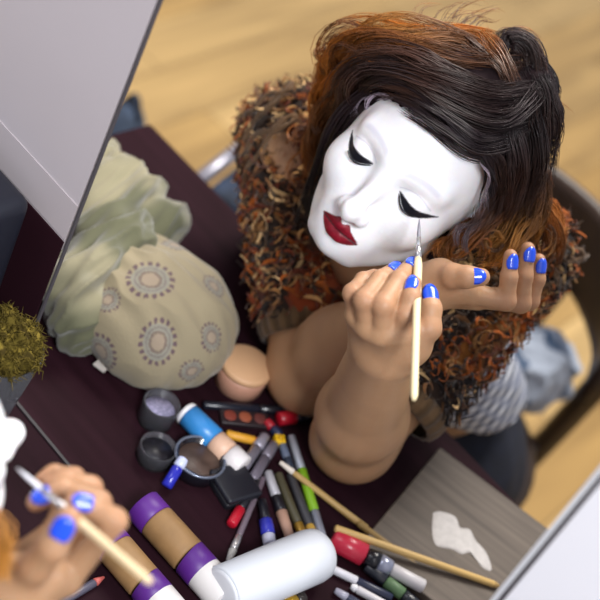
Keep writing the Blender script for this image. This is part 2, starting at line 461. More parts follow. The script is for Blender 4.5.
for a_ in (arm_prims(sL, eL, wL)+hand_prims(wL, eL, fingL, thumbL), arm_prims(sR, eR, wR, .0225)+hand_prims(wR, eR, fingR, thumbR)):
    a_[0] = ('u', -1, a_[0][2]); bodyp += a_
bv, bf = surface(bodyp, (-.85, .70, .38), (-.10, 1.62, 1.30), H_BODY)
body = part('body', (bv, bf), SK, person, col=blush(bv, makeup(HEAD, bv, SKIN), fingL+[thumbL]+fingR+[thumbR]))
toward = lambda p, o=(0, 0, 0): norm(CAM+np.array(o)-p)
for fg, r, o in ((fingL[0], .0062, (-.5, 0, 0)), (fingL[1], .0064, (0, 0, .6)), (fingL[2], .006, (0, 0, .8)), (thumbL, .0078, (.5, 0, 0)),
                 (fingR[0], .0062, (.9, 0, .5)), (fingR[1], .0064, (.9, 0, .5)), (fingR[2], .006, (1.4, 0, 0)), (thumbR, .0078, (0, 0, .2))):
    nail(body, fg[2], fg[3], toward(fg[3], o), r, .0135 if r > .007 else .0115, BLUE)
# ------------------------------------------------------------------ the room: floor, wall around the mirror
_a = Pz(400, 62, 0)-Pz(300, 100, 0); FLOOR_ROT = -math.atan2(_a[1], _a[0])
FLOOR = mat_planks('floor_oak', 'cfae75', 'bd9759', 1.3, .14, FLOOR_ROT, (1.6, 16), .0025, .38, .42)
WOOD = mat_planks('dark_wood', '2a151c', '221118', 3., .6, 0, (2, 45), 0, .6, .35)
WOOD.node_tree.nodes['Principled BSDF'].inputs['Specular IOR Level'].default_value = .05
WALLG = mat('wall_grey', 'c2b9bc', .75, noise=(2.5, .05))
WALLW = mat('wall_white', 'efeef4', .7)
struct('floor', box(-6, 3, -2.2, 6.5, -.02, 0), FLOOR)
struct('wall_left', box(-2.6, XL-.004, YM-.0012, YM+.0008, .94, 2.9), WALLG)
struct('wall_right', box(XR+.0072, 1.6, YM-.0015, YM+.001, TZ+.002, 2.9), WALLW)
struct('trim_1', box(-2.6, XL-.004, YM-.0022, YM-.0013, .952, .992), mat('trim_mauve', 'bcb2b4', .75))
struct('wall_upper', box(XL-.006, XR+.008, YM-.004, YM+.02, 1.82, 2.9), WALLG)
struct('trim_2', box(-2.6, XL-.004, YM-.0028, YM-.0013, TZ+.001, .9495), WOOD)
mirror = thing('mirror', 'tall frameless mirror with thin dark edges standing on the table', 'mirror', ((XL+XR)/2, YM, TZ))
EDGE = mat('mirror_edge', '504c50', .5); BEV = mat('mirror_bevel', 'd6d7dc', .4)
part('edge_strip', box(XL-.0018, XL, YM-.002, YM+.0012, TZ, 1.81), EDGE, mirror, False)
part('edge_strip', box(XR+.0035, XR+.0070, YM-.002, YM+.0012, TZ, 1.81), EDGE, mirror, False)
part('bevel', box(XR, XR+.0035, YM-.0025, YM+.001, TZ, 1.81), BEV, mirror, False, label='pale glass bevel')
part('edge_strip', box(XL, XR, YM-.002, YM+.001, TZ, TZ+.0018), mat('mirror_foot', '2a2529', .6), mirror, False)
part('edge_strip', box(XL, XR, YM-.006, YM+.002, 1.81, 1.82), EDGE, mirror, False)
# table, seen on both sides of the mirror line
table = thing('dressing_table', 'dark brown wooden dressing table strewn with make-up', 'table', (-.45, .75, 0))
part('table_top', box(-.869, .35, .342, 1.152, TZ-.03, TZ), WOOD, table, False)
for x, y in ((-.84, 1.12), (.32, 1.12), (-.84, .37), (.32, .37)):
    part('leg', box(x-.025, x+.025, y-.025, y+.025, 0, TZ-.03), WOOD, table, False)
part('apron', box(-.84, .32, 1.11, 1.128, TZ-.11, TZ-.03), WOOD, table, False)
# ------------------------------------------------------------------ chair
CH = mat('chair_wood', '33241a', .4, noise=(14, .3))
chair = thing('armchair', 'dark brown wooden chair with a wide curved back rail behind the woman', 'chair', (-.42, 1.5, 0))
part('seat', lathe((-.51, 1.47, .405), (-.51, 1.47, .44), [(0, .18), (.1, .195), (.8, .20), (1, .185)], 40), CH, chair)
def rail(pts, hz, th):
    P = catmull(pts, 30); v = []; f = []
    T = np.gradient(P, axis=0)
    for p, t in zip(P, T):
        n = norm(np.cross(t, (0, 0, 1)))
        for k in range(12):
            a = 2*math.pi*k/12
            v.append(p+n*th*np.sign(math.cos(a))*abs(math.cos(a))**.5+np.array([0, 0, hz])*np.sign(math.sin(a))*abs(math.sin(a))**.5)
    for i in range(29):
        for k in range(12): f.append((i*12+k, i*12+(k+1) % 12, (i+1)*12+(k+1) % 12, (i+1)*12+k))
    f.append(tuple(range(12))[::-1]); f.append(tuple(29*12+k for k in range(12)))
    return np.array(v), f
part('back_rail', rail([(-.86, 1.46, .655), (-.80, 1.62, .665), (-.66, 1.70, .672), (-.52, 1.72, .672), (-.40, 1.66, .665), (-.345, 1.56, .655)], .066, .013), CH, chair)
for a, b in (((-.395, 1.70, .28), (-.372, 1.70, .62)), ((-.74, 1.67, .3), (-.75, 1.67, .62))):
    part('back_post', tube(catmull([a, (np.add(a, b)/2+np.array([0, .012, 0])), b], 10), np.linspace(.017, .021, 10), 10), CH, chair)
for x, y, dx, dy in ((-.40, 1.34, .02, -.03), (-.62, 1.34, -.03, -.03), (-.395, 1.64, .01, .06), (-.60, 1.64, -.03, .06)):
    part('leg', tube(catmull([(x, y, .41), (x+dx*.4, y+dy*.4, .2), (x+dx, y+dy, 0)], 8), np.linspace(.02, .014, 8), 10), CH, chair)
for x in (-.50, -.60): part('back_spindle', tube([(x, 1.64, .43), (x, 1.69, .55), (x, 1.71, .62)], .008, 8), CH, chair)
# folding chair behind the far end of the table
GM = mat('grey_metal', '9b9aa6', .35, .6)
P0, P1 = Pz(196, 183, .52), Pz(262, 131, .52)
fc = thing('folding_chair', 'grey metal framed chair with a blue padded seat left of the woman', 'chair', (*((P0+P1)/2)[:2], 0))
ex = norm(P1-P0); ey = norm(np.cross((0, 0, 1), ex))*-1
part('front_rail', tube([P0-ex*.02, P1+ex*.01], .0115, 12), GM, fc)
part('seat', obox((P0+P1)/2+ey*.11+np.array([0, 0, -.02]), ex, ey, (np.linalg.norm(P1-P0)/2-.005), .095, .02, .012), mat('navy_cloth', '27364e', .8, noise=(18, .6)), fc)
part('rear_rail', tube([P0-ex*.02+ey*.22, P1+ex*.01+ey*.22], .0115, 12), GM, fc)
for a in (P0, P1):
    for k in (0, .22): part('leg', tube([a+ey*k, a+ey*k*1.1+np.array([0, 0, -.52])], .011, 10), GM, fc)
ba = Pz(131, 119, .45)
bk = thing('blue_backpack', 'dark blue grey bag standing on the floor behind the far table corner', 'bag', (ba[0], ba[1]+.05, 0))
part('bag_body', surface([('u', 0, sd_ell(ba+np.array([-.03, .03, -.23]), (.055, .06, .23)))], ba-.6, ba+.4, .008), mat('bag_blue', '45546a', .8, noise=(20, .6)), bk)
part('carry_loop', tube(catmull([ba+np.array([-.05, .03, -.02]), ba+np.array([-.03, .03, .012]), ba+np.array([-.01, .03, -.02])], 10), .006, 8), mat('bag_strap', '222c3c', .8), bk)
# blue and white cloth on the seat
q = Pz(534, 370, .50)
def crumple(c, r, seed, h=.004, amp=.006, fr=45, lo=None):
    v, f = surface([('u', 0, sd_ell(c, r))], np.array(c)-np.array(r)-.01, np.array(c)+np.array(r)+.01, h)
    n = vnormals(v, f); n *= np.sign(((v-np.array(c))*n).sum(1).mean())
    v = v+n*(amp*(1-2*np.abs(np.sin(2.2*fbm(v, fr, seed)+v[:, 0]*20))))[:, None]
    if lo is not None: v[:, 2] = np.maximum(v[:, 2], lo)
    return v, f
sv, sf = crumple(q, (.060, .075, .055), 4, lo=.441)
nz = fbm(sv, 60, 8)
tag(part('scarf', (sv, sf), mat_attr('cloth_soft', .85, .2, sheen=.3), col=np.where((nz > .25)[:, None], np.array(rgb('43556f')), np.array(rgb('a3adbd')))), 'crumpled blue and white patterned cloth hanging over the chair beside the woman', 'cloth')
# ------------------------------------------------------------------ clothes
CLOTH = mat_attr('shrug_wool', .9, .15, sheen=.2, bump=(500, .4))
def ribbed(A, B, r, n=60, rib=22):
    A = np.asarray(A); ax = norm(B-A); u, w = perp(ax); L = np.linalg.norm(B-A); v = []; f = []
    prof = [(0, r*.93), (0, r), (.25, r*1.04), (.6, r*1.04), (1, r*.98), (1, r*.9)]
    for t, q in prof:
        for k in range(n*2):
            a = math.pi*k/n; rr = q*(1+.02*math.cos(a*rib)); v.append(A+ax*L*t+(u*math.cos(a)+w*math.sin(a))*rr)
    N = n*2
    for i in range(len(prof)-1):
        for k in range(N): f.append((i*N+k, i*N+(k+1) % N, (i+1)*N+(k+1) % N, (i+1)*N+k))
    return np.array(v), f
PAL = [rgb(h) for h in ('2a1c14', '4a3020', '6b4a2e', '8a6238', '8a4719', '5f2a16', 'b98d58', '221d1e', '3a2d24', 'c9a674')]
def shrug_for(root, sL, sR, eL, eR, neckb, h, count, holes=()):
    hemL = sL+(eL-sL)*.75; hemR = sR+(eR-sR)*.79; axL = norm(eL-sL); axR = norm(eR-sR); up = np.array([0, .012, .012])
    fw = norm(np.cross(norm(sL-sR), (0, 0, 1)))*-1
    def half(c, n):
        n = np.asarray(n, np.float32); c = np.asarray(c, np.float32); return lambda p: (p-c)@n
    back = np.array([0, .03, .0])
    pr = [('u', 0, sd_cone(sR+up, hemR+axR*.05, .055, .045)), ('i', .004, half(hemR, axR)),
          ('u', -1, sd_cone(sL+up, hemL+axL*.05, .047, .060)), ('i', .004, half(hemL, axL)),
          ('u', -1, sd_cone(sR+up, neckb+back, .055, .062)), ('u', .03, sd_cone(neckb+back, sL+up, .060, .046)),
          ('u', .03, sd_cone(sL*.5+sR*.5+np.array([0, .06, -.12]), sL*.5+sR*.5+np.array([0, .05, -.05]), .105, .11))]
    rs = [('s', .003, sd_cone(a, b, r, r)) for a, b, r in holes]; pr = pr[:2]+rs+pr[2:4]+rs+pr[4:]+rs
    A = np.vstack([sL, sR, eL, eR])
    v, f = surface(pr, A.min(0)-.17, A.max(0)+.17, h)
    # part colours: dark wool with rust and tan patches
    def tone(p):
        n1 = fbm(p, 38, 31); n2 = fbm(p, 75, 33)
        tR = np.clip((p-sR)@(eR-sR)/((eR-sR)@(eR-sR)), 0, 1); dR = np.linalg.norm(p-(sR+tR[:, None]*(eR-sR)), axis=1)
        isR = dR < np.linalg.norm(p-(sL+np.clip((p-sL)@(eL-sL)/((eL-sL)@(eL-sL)), 0, 1)[:, None]*(eL-sL)), axis=1)
        return n1, n2, isR, tR
    n1, n2, isR, tR = tone(v)
    c = np.where((n1+.6*n2 > -.02)[:, None] & isR[:, None], np.array(rgb('7d381b')), np.array(rgb('2b1f19')))
    c = np.where((~isR & (n1 > .35))[:, None], np.array(rgb('7a4a1c')), c)
    sh = part('shrug', (v, f), CLOTH, root, col=c, label='brown and rust ragged wool shrug')
    nr = vnormals(v, f); nr *= np.sign((nr*(v-v.mean(0))).sum())
    w = rng.choice(len(v), count, replace=False); P = v[w]; Nn = nr[w]
    vis = (((CAM-P)*Nn).sum(1) > -.25) & ~(((np.abs((P-hemR)@axR) < .014) & (np.linalg.norm(P-hemR, axis=1) < .07)) | ((np.abs((P-hemL)@axL) < .014) & (np.linalg.norm(P-hemL, axis=1) < .08))); P = P[vis]; Nn = Nn[vis]; n1, n2, isR, tR = tone(P)
    V = []; Fc = []; Cc = []; o = 0; M = 8
    for p, n, a, b, r_, t_ in zip(P, Nn, n1, n2, isR, tR):
        ax = axR if r_ else axL
        d = norm(np.cross(n, ax)); d = norm(d*rng.choice([-1, 1])+.5*ax*rng.normal()+.25*rng.normal(size=3)); d = norm(d-n*(d@n)); s = np.cross(n, d)
        L = rng.uniform(.018, .042); W = rng.uniform(.0012, .0034); curl = rng.uniform(2.2, 5.5); lift = rng.uniform(.003, .008)
        if r_: pal = (0, 1, 2, 3, 5, 5, 4, 8, 9, 3) if a+.6*b < .0 else (5, 4, 5, 1, 2, 5, 4, 6)
        else: pal = (0, 7, 7, 8, 1, 0, 7, 2, 8, 9) if a < .25 else (4, 4, 1, 3, 4, 2, 5, 0)
        col = np.array(PAL[pal[rng.integers(len(pal))]])*rng.uniform(.7, 1.35)
        sw = rng.choice([-1, 1])*.8; q = p.copy(); ang = rng.uniform(0, .5); pts = []
        for k in range(M):
            pts.append(q.copy()); st = L/M
            q = q+(d*math.cos(ang)+(n*.55+s*sw)*math.sin(ang))*st; ang += curl/M*(1 if k > 1 else .3)
        pts = np.array(pts)+n*.0015
        wd = W*np.sin(np.linspace(.5, math.pi-.25, M))[:, None]; tw = rng.uniform(-.8, .8)
        sv = s[None]*math.cos(tw)+n[None]*math.sin(tw)
        V += [pts+sv*wd, pts+n*.0012, pts-sv*wd]
        for k in range(M-1):
            Fc += [(o+k, o+k+1, o+M+k+1, o+M+k), (o+M+k, o+M+k+1, o+2*M+k+1, o+2*M+k)]
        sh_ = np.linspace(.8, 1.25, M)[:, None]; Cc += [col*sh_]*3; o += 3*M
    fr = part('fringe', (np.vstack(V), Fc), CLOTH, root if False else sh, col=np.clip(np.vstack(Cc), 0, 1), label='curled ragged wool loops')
    fr['kind'] = 'stuff'
    for H_, ax, r in ((hemR, axR, .0455), (hemL, axL, .0585)):
        vf = ribbed(H_-ax*.012, H_+ax*.012, r); cc = np.array(rgb('5a4630'))*(.8+.5*(np.arange(len(vf[0])) % 6 < 3))[:, None]
        part('cuff', vf, CLOTH, sh, col=cc, label='ribbed brown cuff')
    # open lattice straps over the shoulders
    for s_, e_, out in ((sR, eR, norm(sR-sL)), (sL, eL, norm(sL-sR))):
        ax = norm(e_-s_); c0 = s_+up; r = .064 if s_ is sR else .055
        side = norm(out*.8+norm(CAM-c0)*.9-ax*.1); side = norm(side-ax*(side@ax)); oth = np.cross(ax, side)
        Vs = []
        for k in range(4):
            for dr in (1, -1):
                pts = []
                for j in range(10):
                    a = dr*(-.75+1.5*j/9); al = -.022+.017*k+.030*dr*(j-4.5)/4.5*(1 if k % 2 else .4)+.004*math.sin(j*1.7+k*2)
                    pts.append(c0+ax*al+(side*math.cos(a)+oth*math.sin(a))*(r-.06*max(0, -al)))
                Vs.append(tube(catmull(pts, 14), .0020, 6))
        vf = join(*Vs)
        part('lattice_strap', vf, CLOTH, sh, col=np.tile(np.array(rgb('57412c')), (len(vf[0]), 1))*(1+.5*fbm(vf[0], 200, 2))[:, None], label='open brown lattice of knitted straps')
    return sh
shrug = shrug_for(person, sL, sR, eL, eR, neckb, .003, 7600, ((Pd(268, 126, 1.505), Pd(290, 162, 1.495), .021), (Pd(556, 288, 1.45), Pd(546, 322, 1.44), .015)))
# gingham shirt and dark jeans
GING = mat('gingham', 'b9bec8', .85)
nt = GING.node_tree; tc = nt.nodes.new('ShaderNodeTexCoord'); b = nt.nodes['Principled BSDF']; acc = None
for k, dirv in enumerate(((.82, .57, 0), (0, -.25, .97))):
    dp = nt.nodes.new('ShaderNodeVectorMath'); dp.operation = 'DOT_PRODUCT'; dp.inputs[1].default_value = tuple(x*74 for x in dirv)
    nt.links.new(tc.outputs['Object'], dp.inputs[0])
    fr = nt.nodes.new('ShaderNodeMath'); fr.operation = 'FRACT'; nt.links.new(dp.outputs['Value'], fr.inputs[0])
    gt = nt.nodes.new('ShaderNodeMath'); gt.operation = 'GREATER_THAN'; gt.inputs[1].default_value = .5; nt.links.new(fr.outputs[0], gt.inputs[0])
    if acc is None: acc = gt
    else:
        ad = nt.nodes.new('ShaderNodeMath'); ad.operation = 'ADD'; nt.links.new(acc.outputs[0], ad.inputs[0]); nt.links.new(gt.outputs[0], ad.inputs[1])
        hf = nt.nodes.new('ShaderNodeMath'); hf.operation = 'MULTIPLY'; hf.inputs[1].default_value = .5; nt.links.new(ad.outputs[0], hf.inputs[0]); acc = hf
rp = nt.nodes.new('ShaderNodeValToRGB'); rp.color_ramp.interpolation = 'CONSTANT'
rp.color_ramp.elements[0].color = rgb('d3d7de')+(1,); rp.color_ramp.elements[1].position = .9; rp.color_ramp.elements[1].color = rgb('3c4254')+(1,)
e_ = rp.color_ramp.elements.new(.3); e_.color = rgb('8d94a6')+(1,)
nt.links.new(acc.outputs[0], rp.inputs['Fac']); nt.links.new(rp.outputs['Color'], b.inputs['Base Color'])
def jeans_shirt(root, sL, sR, chest, hipc):
    ax = norm(sL-sR); axh = np.array([1., 0, 0])
    pr = [('u', 0, sd_cone(chest+ax*.055+[0, .0, -.02], hipc+axh*.075+[0, 0, .035], .086, .084)), ('u', .06, sd_cone(chest-ax*.055+[0, .0, -.02], hipc-axh*.05+[0, 0, .035], .090, .095)),
          ('u', .03, sd_cone(hipc+axh*.03+[0, -.03, .03], hipc+axh*.03+[0, -.03, .028],   .10, .10)),
          ('i', .006, lambda p: (np.float32(hipc[2]+.135)+.02*np.sin(p[:, 0]*28)-p[:, 2]))]
    v, f = surface(pr, np.minimum(chest, hipc)-.28, np.maximum(chest, hipc)+.28, .004)
    v += vnormals(v, f)*(.003*fbm(v, 45, 6))[:, None]
    part('shirt', (v, f), GING, root, label='grey and white gingham shirt')
    kL = np.array([hipc[0]+.10, hipc[1]-.44, .50]); kR = np.array([hipc[0]-.13, hipc[1]-.44, .50]); V = []
    pr = [('u', 0, sd_cone(hipc+[.06, 0, -.015], hipc+[.06, -.02, -.015], .105, .11)), ('u', .04, sd_cone(hipc-[.06, 0, .015], hipc-[.06, .02, .015], .105, .11))]
    pr += [('u', .03, sd_cone(hipc+[k_, 0, 0], hipc+[k_*.8, -.03, .12], .092, .066)) for k_ in (-.035, .035)]; pr.append(('i', .004, lambda p: p[:, 2]-np.float32(hipc[2]+.17)))
    for k, sx in ((kL, 1), (kR, -1)):
        foot = np.array([k[0]+.02*sx, k[1]+.06, .09])
        pr += [('u', .03, sd_cone(hipc+[sx*.075, -.02, -.0], k, .088, .062)), ('u', .02, sd_cone(k, foot, .062, .045))]
    v, f = surface(pr, (hipc[0]-.35, hipc[1]-.62, .02), (hipc[0]+.35, hipc[1]+.25, .85), .006)
    v += vnormals(v, f)*(.004*fbm(v, 30, 16))[:, None]
    part('jeans', (v, f), mat('denim_dark', '0e1322', .85, noise=(60, .35)), root)
    for k, sx in ((kL, 1), (kR, -1)):
        x, y = k[0]+.02*sx, k[1]+.06
        v, f = surface([('u', 0, sd_cone((x, y+.03, .036), (x, y-.13, .030), .034, .032)), ('u', .02, sd_cone((x, y+.02, .04), (x, y+.02, .09), .034, .036)), ('i', .004, lambda p: .002-p[:, 2])], (x-.1, y-.25, -.02), (x+.1, y+.15, .2), .005)
        part('shoe', (v, f), mat('shoe_black', '17161a', .5), root)
jeans_shirt(person, sL, sR, chest, hipc)
# ------------------------------------------------------------------ hair: a dark volume plus combed and curled locks
HAIR_N = 1.9
HAIRM = mat_attr('hair', .42, .45)
DK = np.array(rgb('21171a')); BR = np.array(rgb('42281b')); GI = np.array(rgb('a5611f')); OR = np.array(rgb('cb8a38')); GREY = np.array(rgb('8f8390'))
def hair_volume(H, root, h):
    E = lambda c, r: sd_ell(H.w(c), r, H.M)
    pr = [('u', 0, E((-.004, -.024, .044), (.076, .094, .084))), ('u', .03, E((0, -.055, -.035), (.078, .058, .085))),
          ('s', .012, E((.016, .080, -.026), (.076, .081, .0925))),
          ('u', .012, sd_cone(H.w((.046, -.030, .108)), H.w((.026, -.040, .120)), .026, .024))]
    v, f = surface(pr, H.c-.2, H.c+.2, h)
    v += vnormals(v, f)*(.002*fbm(v, 160, 3))[:, None]
    col = DK[None]*(1+.35*fbm(v, 120, 4))[:, None]
    return part('hair', (v, f), mat_attr('hair_mass', .9, .1), root, col=np.clip(col, 0, 1), label='dark brown hair with ginger curled ends')
def locks(guides, name, root, m=14, n=3):
    Ss, Ws, Cs = [], [], []
    for g in guides:
        pts, cnt, spread, c0, c1, wave, w0 = g
        P = catmull([Pd(q[0]-max(0, q[0]-505)*.24, q[1], q[2]) for q in pts], m); L = np.linalg.norm(np.diff(P, axis=0), axis=1).sum()
        t = np.linspace(0, 1, m)
        T = np.gradient(P, axis=0); T /= np.linalg.norm(T, axis=1, keepdims=True)
        u = np.cross(T, RW[:, 2]); u /= np.linalg.norm(u, axis=1, keepdims=True)+1e-9; w_ = np.cross(T, u)
        ncl = max(3, cnt//8)
        for _ in range(ncl):
            a, b = np.clip(rng.normal(size=2), -1.7, 1.7); ph, fq = rng.uniform(0, 6.28), rng.uniform(.8, 2.2); wv = wave*rng.uniform(.4, 1.5)
            cs = rng.uniform(.35, 1.05)*spread*.42; cbr = rng.uniform(.6, 1.45); cend = rng.uniform(.8, 1.02)
            for _ in range(max(2, int(HAIR_N*cnt/ncl))):
                a2, b2 = np.clip(rng.normal(size=2), -2, 2)*cs; kk = (1.15-.6*t)
                p2 = ph+rng.normal()*.35; am = wv*t**.7; fz = rng.uniform(.0002, .0011)*t; fp = rng.uniform(0, 6.28); ff = rng.uniform(1.5, 4)
                S = P+u*(a*spread*np.interp(t, [0, .5, 1], [.8, 1, 1.2])+a2*kk+am*np.sin(fq*6.28*t+p2)+fz*np.sin(ff*6.28*t+fp))[:, None]+w_*(b*.6*spread+b2*kk+am*np.cos(fq*6.28*t+p2)+fz*np.cos(ff*5*t+fp))[:, None]
                k0 = rng.uniform(0, .14); tr = min(1, cend*rng.uniform(.78, 1.05)); k = np.linspace(k0, tr, m); S = np.stack([np.interp(k, t, S[:, i]) for i in range(3)], 1)
                Ss.append(S); Ws.append(w0*rng.uniform(.55, 1.25)*np.interp(t, [0, .1, .7, 1], [.3, 1, .9, .12]))
                br = cbr*rng.uniform(.75, 1.3); Cs.append((c0[None]*(1-k[:, None]**1.4)+c1[None]*k[:, None]**1.4)*br)
    V, Fq = strands(np.array(Ss), np.array(Ws), n)
    col = np.repeat(np.clip(np.array(Cs), 0, 1)[:, :, None, :], n, 2).reshape(-1, 3)
    return part(name, (V, Fq), HAIRM, root, col=col)
hair = hair_volume(HEAD, person, .0025)
G = []
def g(pts, cnt, sp, c0, c1, wave=.0025, w=.00048): G.append((pts, cnt, sp, c0, c1, wave, w))
# front sweep over the forehead, from the parting on the right towards the left
g([(540, 118, 1.31), (490, 128, 1.275), (440, 105, 1.262), (405, 85, 1.272), (365, 78, 1.30)], 170, .0075, DK, BR)
g([(548, 95, 1.32), (490, 100, 1.275), (435, 78, 1.265), (395, 62, 1.285), (352, 62, 1.33)], 190, .008, DK, BR*1.3, .006)
g([(525, 140, 1.30), (480, 148, 1.262), (450, 128, 1.255), (420, 106, 1.262), (395, 92, 1.275)], 130, .0055, DK, DK*1.3)
g([(535, 72, 1.335), (470, 72, 1.29), (415, 58, 1.29), (375, 46, 1.32), (345, 55, 1.36), (336, 82, 1.39)], 130, .009, BR, GI, .009)
g([(505, 60, 1.33), (455, 42, 1.31), (405, 38, 1.31), (368, 35, 1.34), (346, 48, 1.38), (338, 72, 1.40)], 110, .007, BR*1.5, OR, .013)
g([(500, 42, 1.34), (455, 33, 1.33), (410, 34, 1.34), (365, 28, 1.37), (335, 35, 1.40)], 90, .006, GI, GI, .004)
g([(520, 105, 1.31), (500, 70, 1.30), (470, 48, 1.31), (450, 30, 1.335)], 60, .010, BR, BR*1.3)
g([(548, 96, 1.325), (552, 120, 1.33), (548, 150, 1.335), (544, 185, 1.345)], 110, .008, DK, DK*1.3)
g([(552, 72, 1.315), (559, 95, 1.312), (560, 120, 1.316), (555, 155, 1.33)], 120, .0065, DK, DK*1.4, .004)
g([(545, 82, 1.305), (556, 100, 1.302), (558, 128, 1.31), (550, 160, 1.325)], 110, .008, DK, BR, .004)
g([(538, 60, 1.325), (552, 82, 1.33), (553, 112, 1.335)], 80, .008, DK, DK*1.4, .004)
g([(470, 144, 1.258), (485, 158, 1.266), (492, 182, 1.284), (484, 210, 1.302)], 70, .0028, DK, DK*1.4)
g([(478, 160, 1.266), (487, 178, 1.275), (484, 200, 1.288), (470, 222, 1.30)], 9, .004, GREY, BR, .004, .0003)
g([(535, 88, 1.315), (520, 100, 1.295), (498, 108, 1.28), (470, 104, 1.265)], 90, .009, DK*1.3, DK)
g([(508, 88, 1.29), (496, 62, 1.295), (482, 45, 1.31), (470, 28, 1.335)], 50, .008, BR, GI)
g([(430, 90, 1.27), (395, 74, 1.285), (368, 76, 1.31), (352, 92, 1.34), (348, 115, 1.37)], 170, .009, DK, BR*1.2, .007)
g([(420, 66, 1.28), (380, 60, 1.31), (355, 72, 1.345), (340, 98, 1.38), (330, 120, 1.41)], 110, .009, BR, GI, .010)
g([(380, 50, 1.32), (350, 40, 1.36), (333, 50, 1.39), (328, 72, 1.41), (334, 92, 1.42)], 22, .010, BR, GI, .016)
for k in range(16):
    cx, cy, r_, a0 = rng.uniform(326, 352), rng.uniform(45, 125), rng.uniform(6, 13), rng.uniform(0, 6.28)
    g([(cx+r_*1.2*math.cos(a0+j*.75)+j*rng.uniform(-1.5, .6), cy+r_*math.sin(a0+j*.75)+j*1.8, 1.395+.006*j) for j in range(8)], 14, .0022, BR*1.4, GI if k % 3 else OR, .002)
for k in range(10):
    cx, cy, r_, a0 = rng.uniform(298, 325), rng.uniform(125, 205), rng.uniform(6, 12), rng.uniform(0, 6.28)
    g([(cx+r_*math.cos(a0+j*.75), cy+r_*math.sin(a0+j*.75)+j*1.5, 1.445+.003*j) for j in range(8)], 12, .0022, BR*1.3, GI if k % 3 == 0 else BR*1.8, .002)
for k in range(12):
    cx, cy, r_, a0 = rng.uniform(440, 560), rng.uniform(232, 262), rng.uniform(5, 11), rng.uniform(0, 6.28)
    g([(cx+r_*math.cos(a0+j*.7), cy+r_*math.sin(a0+j*.7)+j*1.2, 1.335+.03*(cx > 500)) for j in range(8)], 9, .002, BR*1.4, OR if k % 2 else GI, .002)
# crown and knot
g([(500, 60, 1.33), (513, 42, 1.325), (533, 52, 1.325), (540, 80, 1.325), (528, 105, 1.32)], 170, .009, DK, BR, .003)
g([(541, 75, 1.34), (546, 110, 1.335), (545, 150, 1.335), (538, 190, 1.345)], 150, .006, DK, DK*1.3)
g([(525, 112, 1.305), (535, 140, 1.31), (530, 175, 1.325), (515, 215, 1.345)], 170, .009, DK, BR)
g([(505, 130, 1.285), (512, 160, 1.29), (508, 190, 1.315), (490, 225, 1.335)], 150, .0075, DK, BR*1.2)
g([(482, 142, 1.265), (497, 162, 1.278), (500, 192, 1.31), (484, 224, 1.322)], 110, .0035, DK, BR)
g([(535, 95, 1.325), (500, 112, 1.29), (470, 118, 1.268), (450, 112, 1.26)], 70, .006, GREY*.6, DK)
# ginger ends on the right, falling on the shoulder
g([(540, 180, 1.345), (525, 215, 1.35), (495, 245, 1.345), (470, 262, 1.345)], 150, .009, BR, OR, .005)
g([(550, 170, 1.35), (545, 205, 1.36), (530, 235, 1.37), (505, 258, 1.37)], 120, .008, BR, OR, .005)
g([(515, 190, 1.335), (490, 215, 1.33), (465, 235, 1.33), (445, 250, 1.335), (440, 262, 1.34)], 110, .006, BR, GI, .007)
g([(550, 205, 1.37), (562, 225, 1.38), (560, 250, 1.39), (540, 270, 1.40)], 70, .009, GI, BR, .006)
g([(480, 205, 1.30), (470, 225, 1.305), (455, 238, 1.31), (445, 255, 1.32)], 26, .006, BR, GREY*.7, .008, .00035)
g([(552, 210, 1.38), (570, 225, 1.39), (590, 235, 1.40)], 10, .006, GI, OR, .004)
# left side: behind the cheek and over the shrug
g([(400, 90, 1.30), (370, 105, 1.33), (345, 130, 1.36), (330, 165, 1.39), (318, 200, 1.41), (312, 235, 1.42)], 150, .008, DK, DK, .004)
g([(365, 85, 1.33), (340, 105, 1.38), (322, 130, 1.42), (312, 160, 1.44), (308, 185, 1.45)], 100, .009, BR, GI, .010)
g([(345, 75, 1.37), (325, 100, 1.41), (335, 130, 1.43), (318, 145, 1.45), (308, 165, 1.46)], 80, .008, GI, BR, .012)
g([(350, 60, 1.36), (325, 62, 1.40), (328, 85, 1.42), (340, 100, 1.42), (358, 95, 1.39)], 60, .006, GI, GI, .009)
g([(340, 200, 1.40), (325, 230, 1.42), (322, 255, 1.43)], 90, .009, DK, BR, .005)
g([(385, 45, 1.33), (350, 42, 1.37), (336, 50, 1.41), (328, 68, 1.43)], 40, .010, GI, BR, .010)
g([(395, 98, 1.285), (375, 98, 1.31), (362, 108, 1.33), (356, 122, 1.35)], 8, .003, GREY*1.4, GREY, .006)
# flyaway hairs
for k in range(26):
    a = rng.uniform(-2.9, .6); cx, cy = 455, 120
    p0 = (cx+85*math.cos(a), cy+90*math.sin(a)); p1 = (cx+112*math.cos(a+.15), cy+108*math.sin(a+.15)); p2 = (cx+125*math.cos(a+.35), cy+112*math.sin(a+.35))
    g([(*p0, 1.34), (*p1, 1.36), (*p2, 1.37)], 2, .005, BR, GI, .004, .00035)
lk = locks(G, 'hair_locks', hair)
lk['kind'] = 'stuff'
# lashes
for s in (-1, 1):
    S, W = [], []
    for k in range(26):
        t = k/34; X = (.0165+.032*t); zz = -.0088*math.sin(t**.9*math.pi)**1.1+.0005
        yy = .0735-.0035*((X-.031)/.015)**2
        a = np.array([s*X, yy, zz]); b = a+np.array([s*(.0005+.001*t), .0020, -.0012]); c = b+np.array([s*.0003, .0006, .0])
        S.append(HEAD.w(np.array([a, b, c]))); W.append([.0005, .0004, .0001])
    V, Fq = strands(np.array(S), np.array(W)); part('eyelashes', (V, Fq), mat('lash_black', '0b0b10', .6), body)
